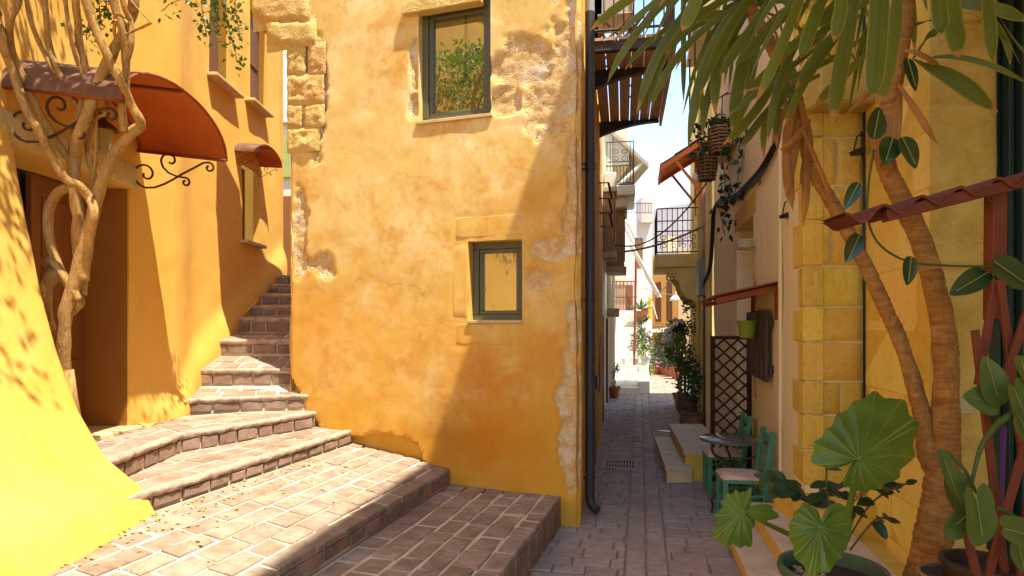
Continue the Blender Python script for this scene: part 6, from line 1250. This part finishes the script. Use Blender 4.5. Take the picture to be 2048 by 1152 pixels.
def ear(att, tip, outline, Y, dep, ragged=.04, name='leaf'):
    """outline: list of (angle from the tip direction, radius) about the stalk joint, read off the photograph in px; dep(x, y) gives depth"""
    n = 180; rings = 14; m = MB(); ed = [0]; rb = [1]
    out = sorted(outline); sd = U(0, 50); ta = math.atan2(tip[1] - att[1], tip[0] - att[0])
    def rad(a):
        a = (a + 180) % 360 - 180
        for i in range(len(out)):
            a0, r0 = out[i]; a1_, r1 = out[(i + 1) % len(out)]
            if i == len(out) - 1: a1_ += 360
            aa = a if a >= out[0][0] else a + 360
            if a0 <= aa <= a1_: t_ = (aa - a0) / (a1_ - a0); t_ = t_ * t_ * (3 - 2 * t_); return r0 + (r1 - r0) * t_
        return out[0][1]
    m.v.append(at(*att, Y + dep(0, 0)))
    for k in range(1, rings + 1):
        for i in range(n):
            deg = 360 * i / n - 180; R_ = rad(deg); q = k / rings; ribs = abs(((deg + 720 + 6 * math.sin(q * 2 + deg * .03)) / 24.0 + .5) % 1.0 - .5) * 2
            R_ *= (1 - ragged * (1 - ribs) * q * q * 1.5 + ragged * .9 * nz(deg * .11, sd) * q * q); a = ta + math.radians(deg) * (1 if 1 else 1)
            x, y = math.cos(a) * R_ * q, math.sin(a) * R_ * q; dd = dep(x, y) + .02 * math.sin((1 - ribs) * 1.57) * q * (1 - .3 * q) + .02 * nz(x * .02, y * .02, sd) * q + .00002 * (x * x + y * y) ** .5 * q * 40
            m.v.append(at(att[0] + x, att[1] + y, Y + dd)); ed.append(q + .02); rb.append(max(0, 1 - (1 - ribs) * (4 + 4 * q)) if abs(deg) > 3 else (.95 if abs(deg) < 1 else .35))
    for i in range(n): m.f.append([0, 1 + i, 1 + (i + 1) % n]); m.mi.append(0)
    for k in range(rings - 1):
        for i in range(n): a, b = 1 + k * n + i, 1 + k * n + (i + 1) % n; m.f.append([a, a + n, b + n, b]); m.mi.append(0)
    o = m.build(name, m_ear, ee, True, loc=at(*att, Y))
    for nm, vals in (('edge', ed), ('rib', rb)): a_ = o.data.attributes.new(nm, 'FLOAT', 'POINT'); a_.data.foreach_set('value', vals)
    return at(*att, Y)
j1 = ear((1717, 917), (1836, 832), [(-180, 14), (-160, 70), (-148, 98), (-130, 95), (-100, 88), (-70, 104), (-40, 138), (-15, 148), (0, 142), (25, 118), (55, 92), (85, 76), (110, 70), (135, 66), (155, 62), (170, 30)], 2.95, lambda x, y: .0012 * x * .3 - .0011 * y, .042)
j2 = ear((1640, 1052), (1628, 1154), [(-178, 10), (-160, 50), (-140, 66), (-110, 64), (-75, 66), (-40, 76), (-12, 96), (0, 104), (20, 88), (50, 68), (80, 64), (110, 60), (135, 58), (158, 38)], 2.7, lambda x, y: -.0016 * y, .036)
j3 = ear((1487, 1022), (1430, 1076), [(-175, 18), (-140, 66), (-128, 74), (-115, 60), (-92, 26), (-78, 40), (-52, 78), (-20, 82), (0, 84), (25, 62), (55, 48), (80, 50), (110, 46), (130, 40), (150, 52), (168, 30)], 3.0, lambda x, y: -.0012 * y, .08)
# mirrored lobes come from the outline itself; the stalks
for j, pts, r in ((j1, [(1717, 917, 2.96), (1712, 960, 3.0), (1700, 1010, 3.05), (1690, 1080, 3.1)], .014), (j2, [(1640, 1052, 2.71), (1660, 1020, 2.78), (1672, 1040, 2.95), (1680, 1100, 3.05)], .012), (j3, [(1487, 1022, 3.01), (1530, 1046, 3.05), (1580, 1070, 3.1), (1640, 1110, 3.12)], .011)):
    m = MB(); sp = spline([at(*p) for p in pts], 5); m.tube(sp, [r * (.6 + .9 * i / (len(sp) - 1)) for i in range(len(sp))], 8); m.build('stalk', m_lleaf, ee, True)
m_dkl2 = leafmat('small_dark_leaf', (.03, .065, .02), (.02, .045, .014), .18, .35)
sh_ = empty('dark_leaf_shrub', PC + Vector((.18, .1, .5)), 'small shrub with dark pointed leaves and two orange ones behind the elephant ear', 'shrub')
m_orl = leafmat('orange_dying_leaf', (.42, .16, .05), (.36, .2, .05), .3)
for pts, nl in (([(1690, 1100), (1715, 1010), (1745, 960), (1770, 935)], 9), ([(1690, 1090), (1740, 1010), (1790, 975), (1812, 968)], 8), ([(1690, 1090), (1700, 1000), (1712, 945)], 7), ([(1680, 1090), (1655, 990), (1652, 930), (1640, 900)], 6), ([(1700, 1100), (1750, 1040), (1780, 1040)], 6)):
    sp = spline([at(px, py, 3.12 + .03 * i) for i, (px, py) in enumerate(pts)], 6); m = MB(); m.tube(sp, .005, 6); m.build('stem', m_stem, sh_, True)
    for k in range(nl):
        c = sp[int(4 + (len(sp) - 5) * (k + 1) / nl)]; a = U(0, 6.28); d = Vector((math.cos(a), .5 * math.sin(a), U(-.6, .3))); L = U(.06, .1); m = MB(); blade(m, c + d.normalized() * L * .55, d, (U(-.5, .5), -.8, 1), L, L * .55, n=14, rings=3); m.build('leaf', m_orl if k == 3 and nl > 7 else m_dkl2, sh_, True)
hb = empty('glossy_sapling', at(1600, 1060, 3.3), 'young sapling with glossy green leaves before the green chair', 'shrub')
for pts, nl in (([(1650, 1070), (1620, 1010), (1590, 975), (1560, 965), (1545, 940)], 12), ([(1640, 1060), (1615, 1000), (1600, 975), (1575, 960)], 8), ([(1650, 1070), (1660, 1020), (1640, 985), (1650, 960)], 6)):
    sp = spline([at(px, py, 3.35 + .02 * i) for i, (px, py) in enumerate(pts)], 6); m = MB(); m.tube(sp, .005, 6); m.build('stem', m_stem, hb, True)
    for k in range(nl):
        c = sp[int(5 + (len(sp) - 6) * (k + 1) / nl)]; a = U(0, 6.28); d = Vector((math.cos(a), .4 * math.sin(a), U(-.7, .5))); L = U(.07, .12); m = MB(); blade(m, c + d.normalized() * L * .55, d, (U(-.5, .5), -.9, .8), L, L * .5, n=14, rings=3); m.build('leaf', m_gleaf, hb, True)
# ------------------------------------------------------------ odds and ends on the right
m_wick = simple('wicker_cane', (.30, .17, .07), (.20, .105, .04), .8, 14, .5, 60)
def basket(name, label, c, r0, r1, h, rows, group=None, cat='basket', th=.012, n=26):
    c = Vector(c); o = empty(name, c, label, cat, group)
    for k in range(rows):
        z = h * (k + .5) / rows; q = r0 + (r1 - r0) * math.sin(math.pi * .5 * (k + .5) / rows * 1.3); m = MB(); m.tube([c + Vector((math.cos(a) * (q + .25 * th * math.sin(a * 9 + k * math.pi)), math.sin(a) * (q + .25 * th * math.sin(a * 9 + k * math.pi)), z + .3 * th * math.sin(a * 5 + k))) for a in [2 * math.pi * i / n for i in range(n + 1)]], th, 5, cap=False); m.build('cane_ring', m_wick, o, True)
    for k in range(9): a = 2 * math.pi * k / 9; m = MB(); m.tube([c + Vector((math.cos(a) * q_, math.sin(a) * q_, z_)) for q_, z_ in ((r0 * .95, 0), (r0 + (r1 - r0) * .8, h * .5), (r1, h))], th * .6, 5); m.build('stake', m_wick, o)
    m = MB(); m.lathe([(0, .0), (r0 * .85, .01), (r1 * .86, h * .92), (0, h * .92)], c, 14); m.build('lining', m_soil, o); return o
bk1 = basket('hanging_basket', 'lower hanging wicker basket beside the orange timber awning', at(1414, 362, 8.5), .10, .13, .36, 8, 'hanging baskets', 'basket', .016)
bk2 = basket('hanging_basket', 'upper hanging wicker basket behind the strap leaves', at(1442, 308, 8.0), .11, .155, .34, 8, 'hanging baskets', 'basket', .016)
m = MB(); cloud(m, at(1412, 292, 8.5), (.12, .12, .08), 90, .07); m.build('greenery', m_grleaf, bk1); m = MB(); cloud(m, at(1440, 232, 8.0), (.2, .15, .15), 150, .07); m.build('greenery', m_gleaf, bk2)
for q in (bk1, bk2):
    c = Vector(q.location); m = MB(); m.tube([c + Vector((0, 0, .4)), c + Vector((.02, 0, .75)), RW(c.y, .0, c.z + .8)], .008, 5); m.build('hanger', m_iron, q)
hv = empty('hanging_vine', at(1480, 330, 7.6), 'leafy vine hanging from the cables on the cream wall', 'vine'); m = MB(); mt = MB()
for pts, Y, n in (([(1470, 250), (1485, 300), (1478, 350), (1465, 400)], 7.6, 40), ([(1440, 300), (1450, 350), (1448, 400), (1452, 440)], 7.8, 36), ([(1500, 240), (1515, 270), (1510, 310)], 7.4, 30), ([(1400, 240), (1395, 270), (1400, 300)], 8.3, 26), ([(1452, 400), (1440, 420), (1450, 470)], 7.8, 12), ([(1490, 380), (1470, 395), (1445, 400)], 7.6, 14)):
    sp = spline([at(px, py, Y) for px, py in pts], 5); mt.tube(sp, .006, 5)
    for k in range(n): c = random.choice(sp) + Vector((random.gauss(0, .05), random.gauss(0, .05), random.gauss(0, .03))); onleaf(m, c, rdir(-.6), rdir(), U(.08, .14), U(.05, .08))
m.build('leaves', m_dkleaf, hv); mt.build('stem', m_stem, hv)
for (px, py, Y, lab) in ((1572, 428, 5.45, 'black flood lamp on the cream wall under the dry yucca leaves'), (1716, 300, 4.75, 'black flood lamp in the corner beside the dark green pole')):
    c = at(px, py, Y); lp = empty('flood_lamp', c, lab, 'lamp', 'black flood lamps'); m = MB(); k = .62; m.prism([c + Vector((-.07, -.06, -.01)) * k, c + Vector((.05, -.06, .03)) * k, c + Vector((.06, -.06, -.05)) * k, c + Vector((-.05, -.06, -.055)) * k], (0, .14 * k, 0)); m.build('head', m_box, lp)
    m = MB(); m.tube([c + Vector((-.03, 0, 0)), c + Vector((-.01, 0, .1)), c + Vector((.045, .03, .13))], .006, 6); m.box(c + Vector((.035, -.012, -.05)), c + Vector((.052, .025, .15))); m.build('bracket', m_box, lp)
m = MB(); m.tube([(2.742, 4.86, .5), (2.742, 4.86, 4.6)], .013, 8); m.thing('green_pole', m_dgreen, 'thin dark green pole in the corner of the yellow stone wall', 'pole', smooth=True)
c = onwall(1918, 810, RP, RQ) + Vector((0, -.04, 0)); m = MB(); m.obox(c, (1, 0, 0), (0, 1, 0), (0, 0, 1), (.05, .012, .05), .006); m.obox(c + Vector((0, -.012, -.01)), (1, 0, 0), (0, 1, 0), (0, 0, 1), (.03, .006, .014), .003); m.thing('wall_switch', simple('ivory_plastic', (.42, .34, .17), None, .5), 'ivory switch box on the combed stone pier', 'switch')
basket('wicker_basket', 'wicker basket on the ground at the foot of the yucca', at(1905, 1235, 2.75), .11, .13, .2, 7, None, 'basket', .01)
m = MB(); m.lathe([(0, 0), (.12, 0), (.15, .18), (.16, .18), (.16, .2), (.14, .2), (.13, .15), (0, .15)], at(1965, 1215, 2.7), 20); m.thing('dark_pot', simple('dark_brown_plastic', (.05, .03, .02), None, .6), 'dark empty plastic pot beside the wicker basket', 'pot', smooth=40)
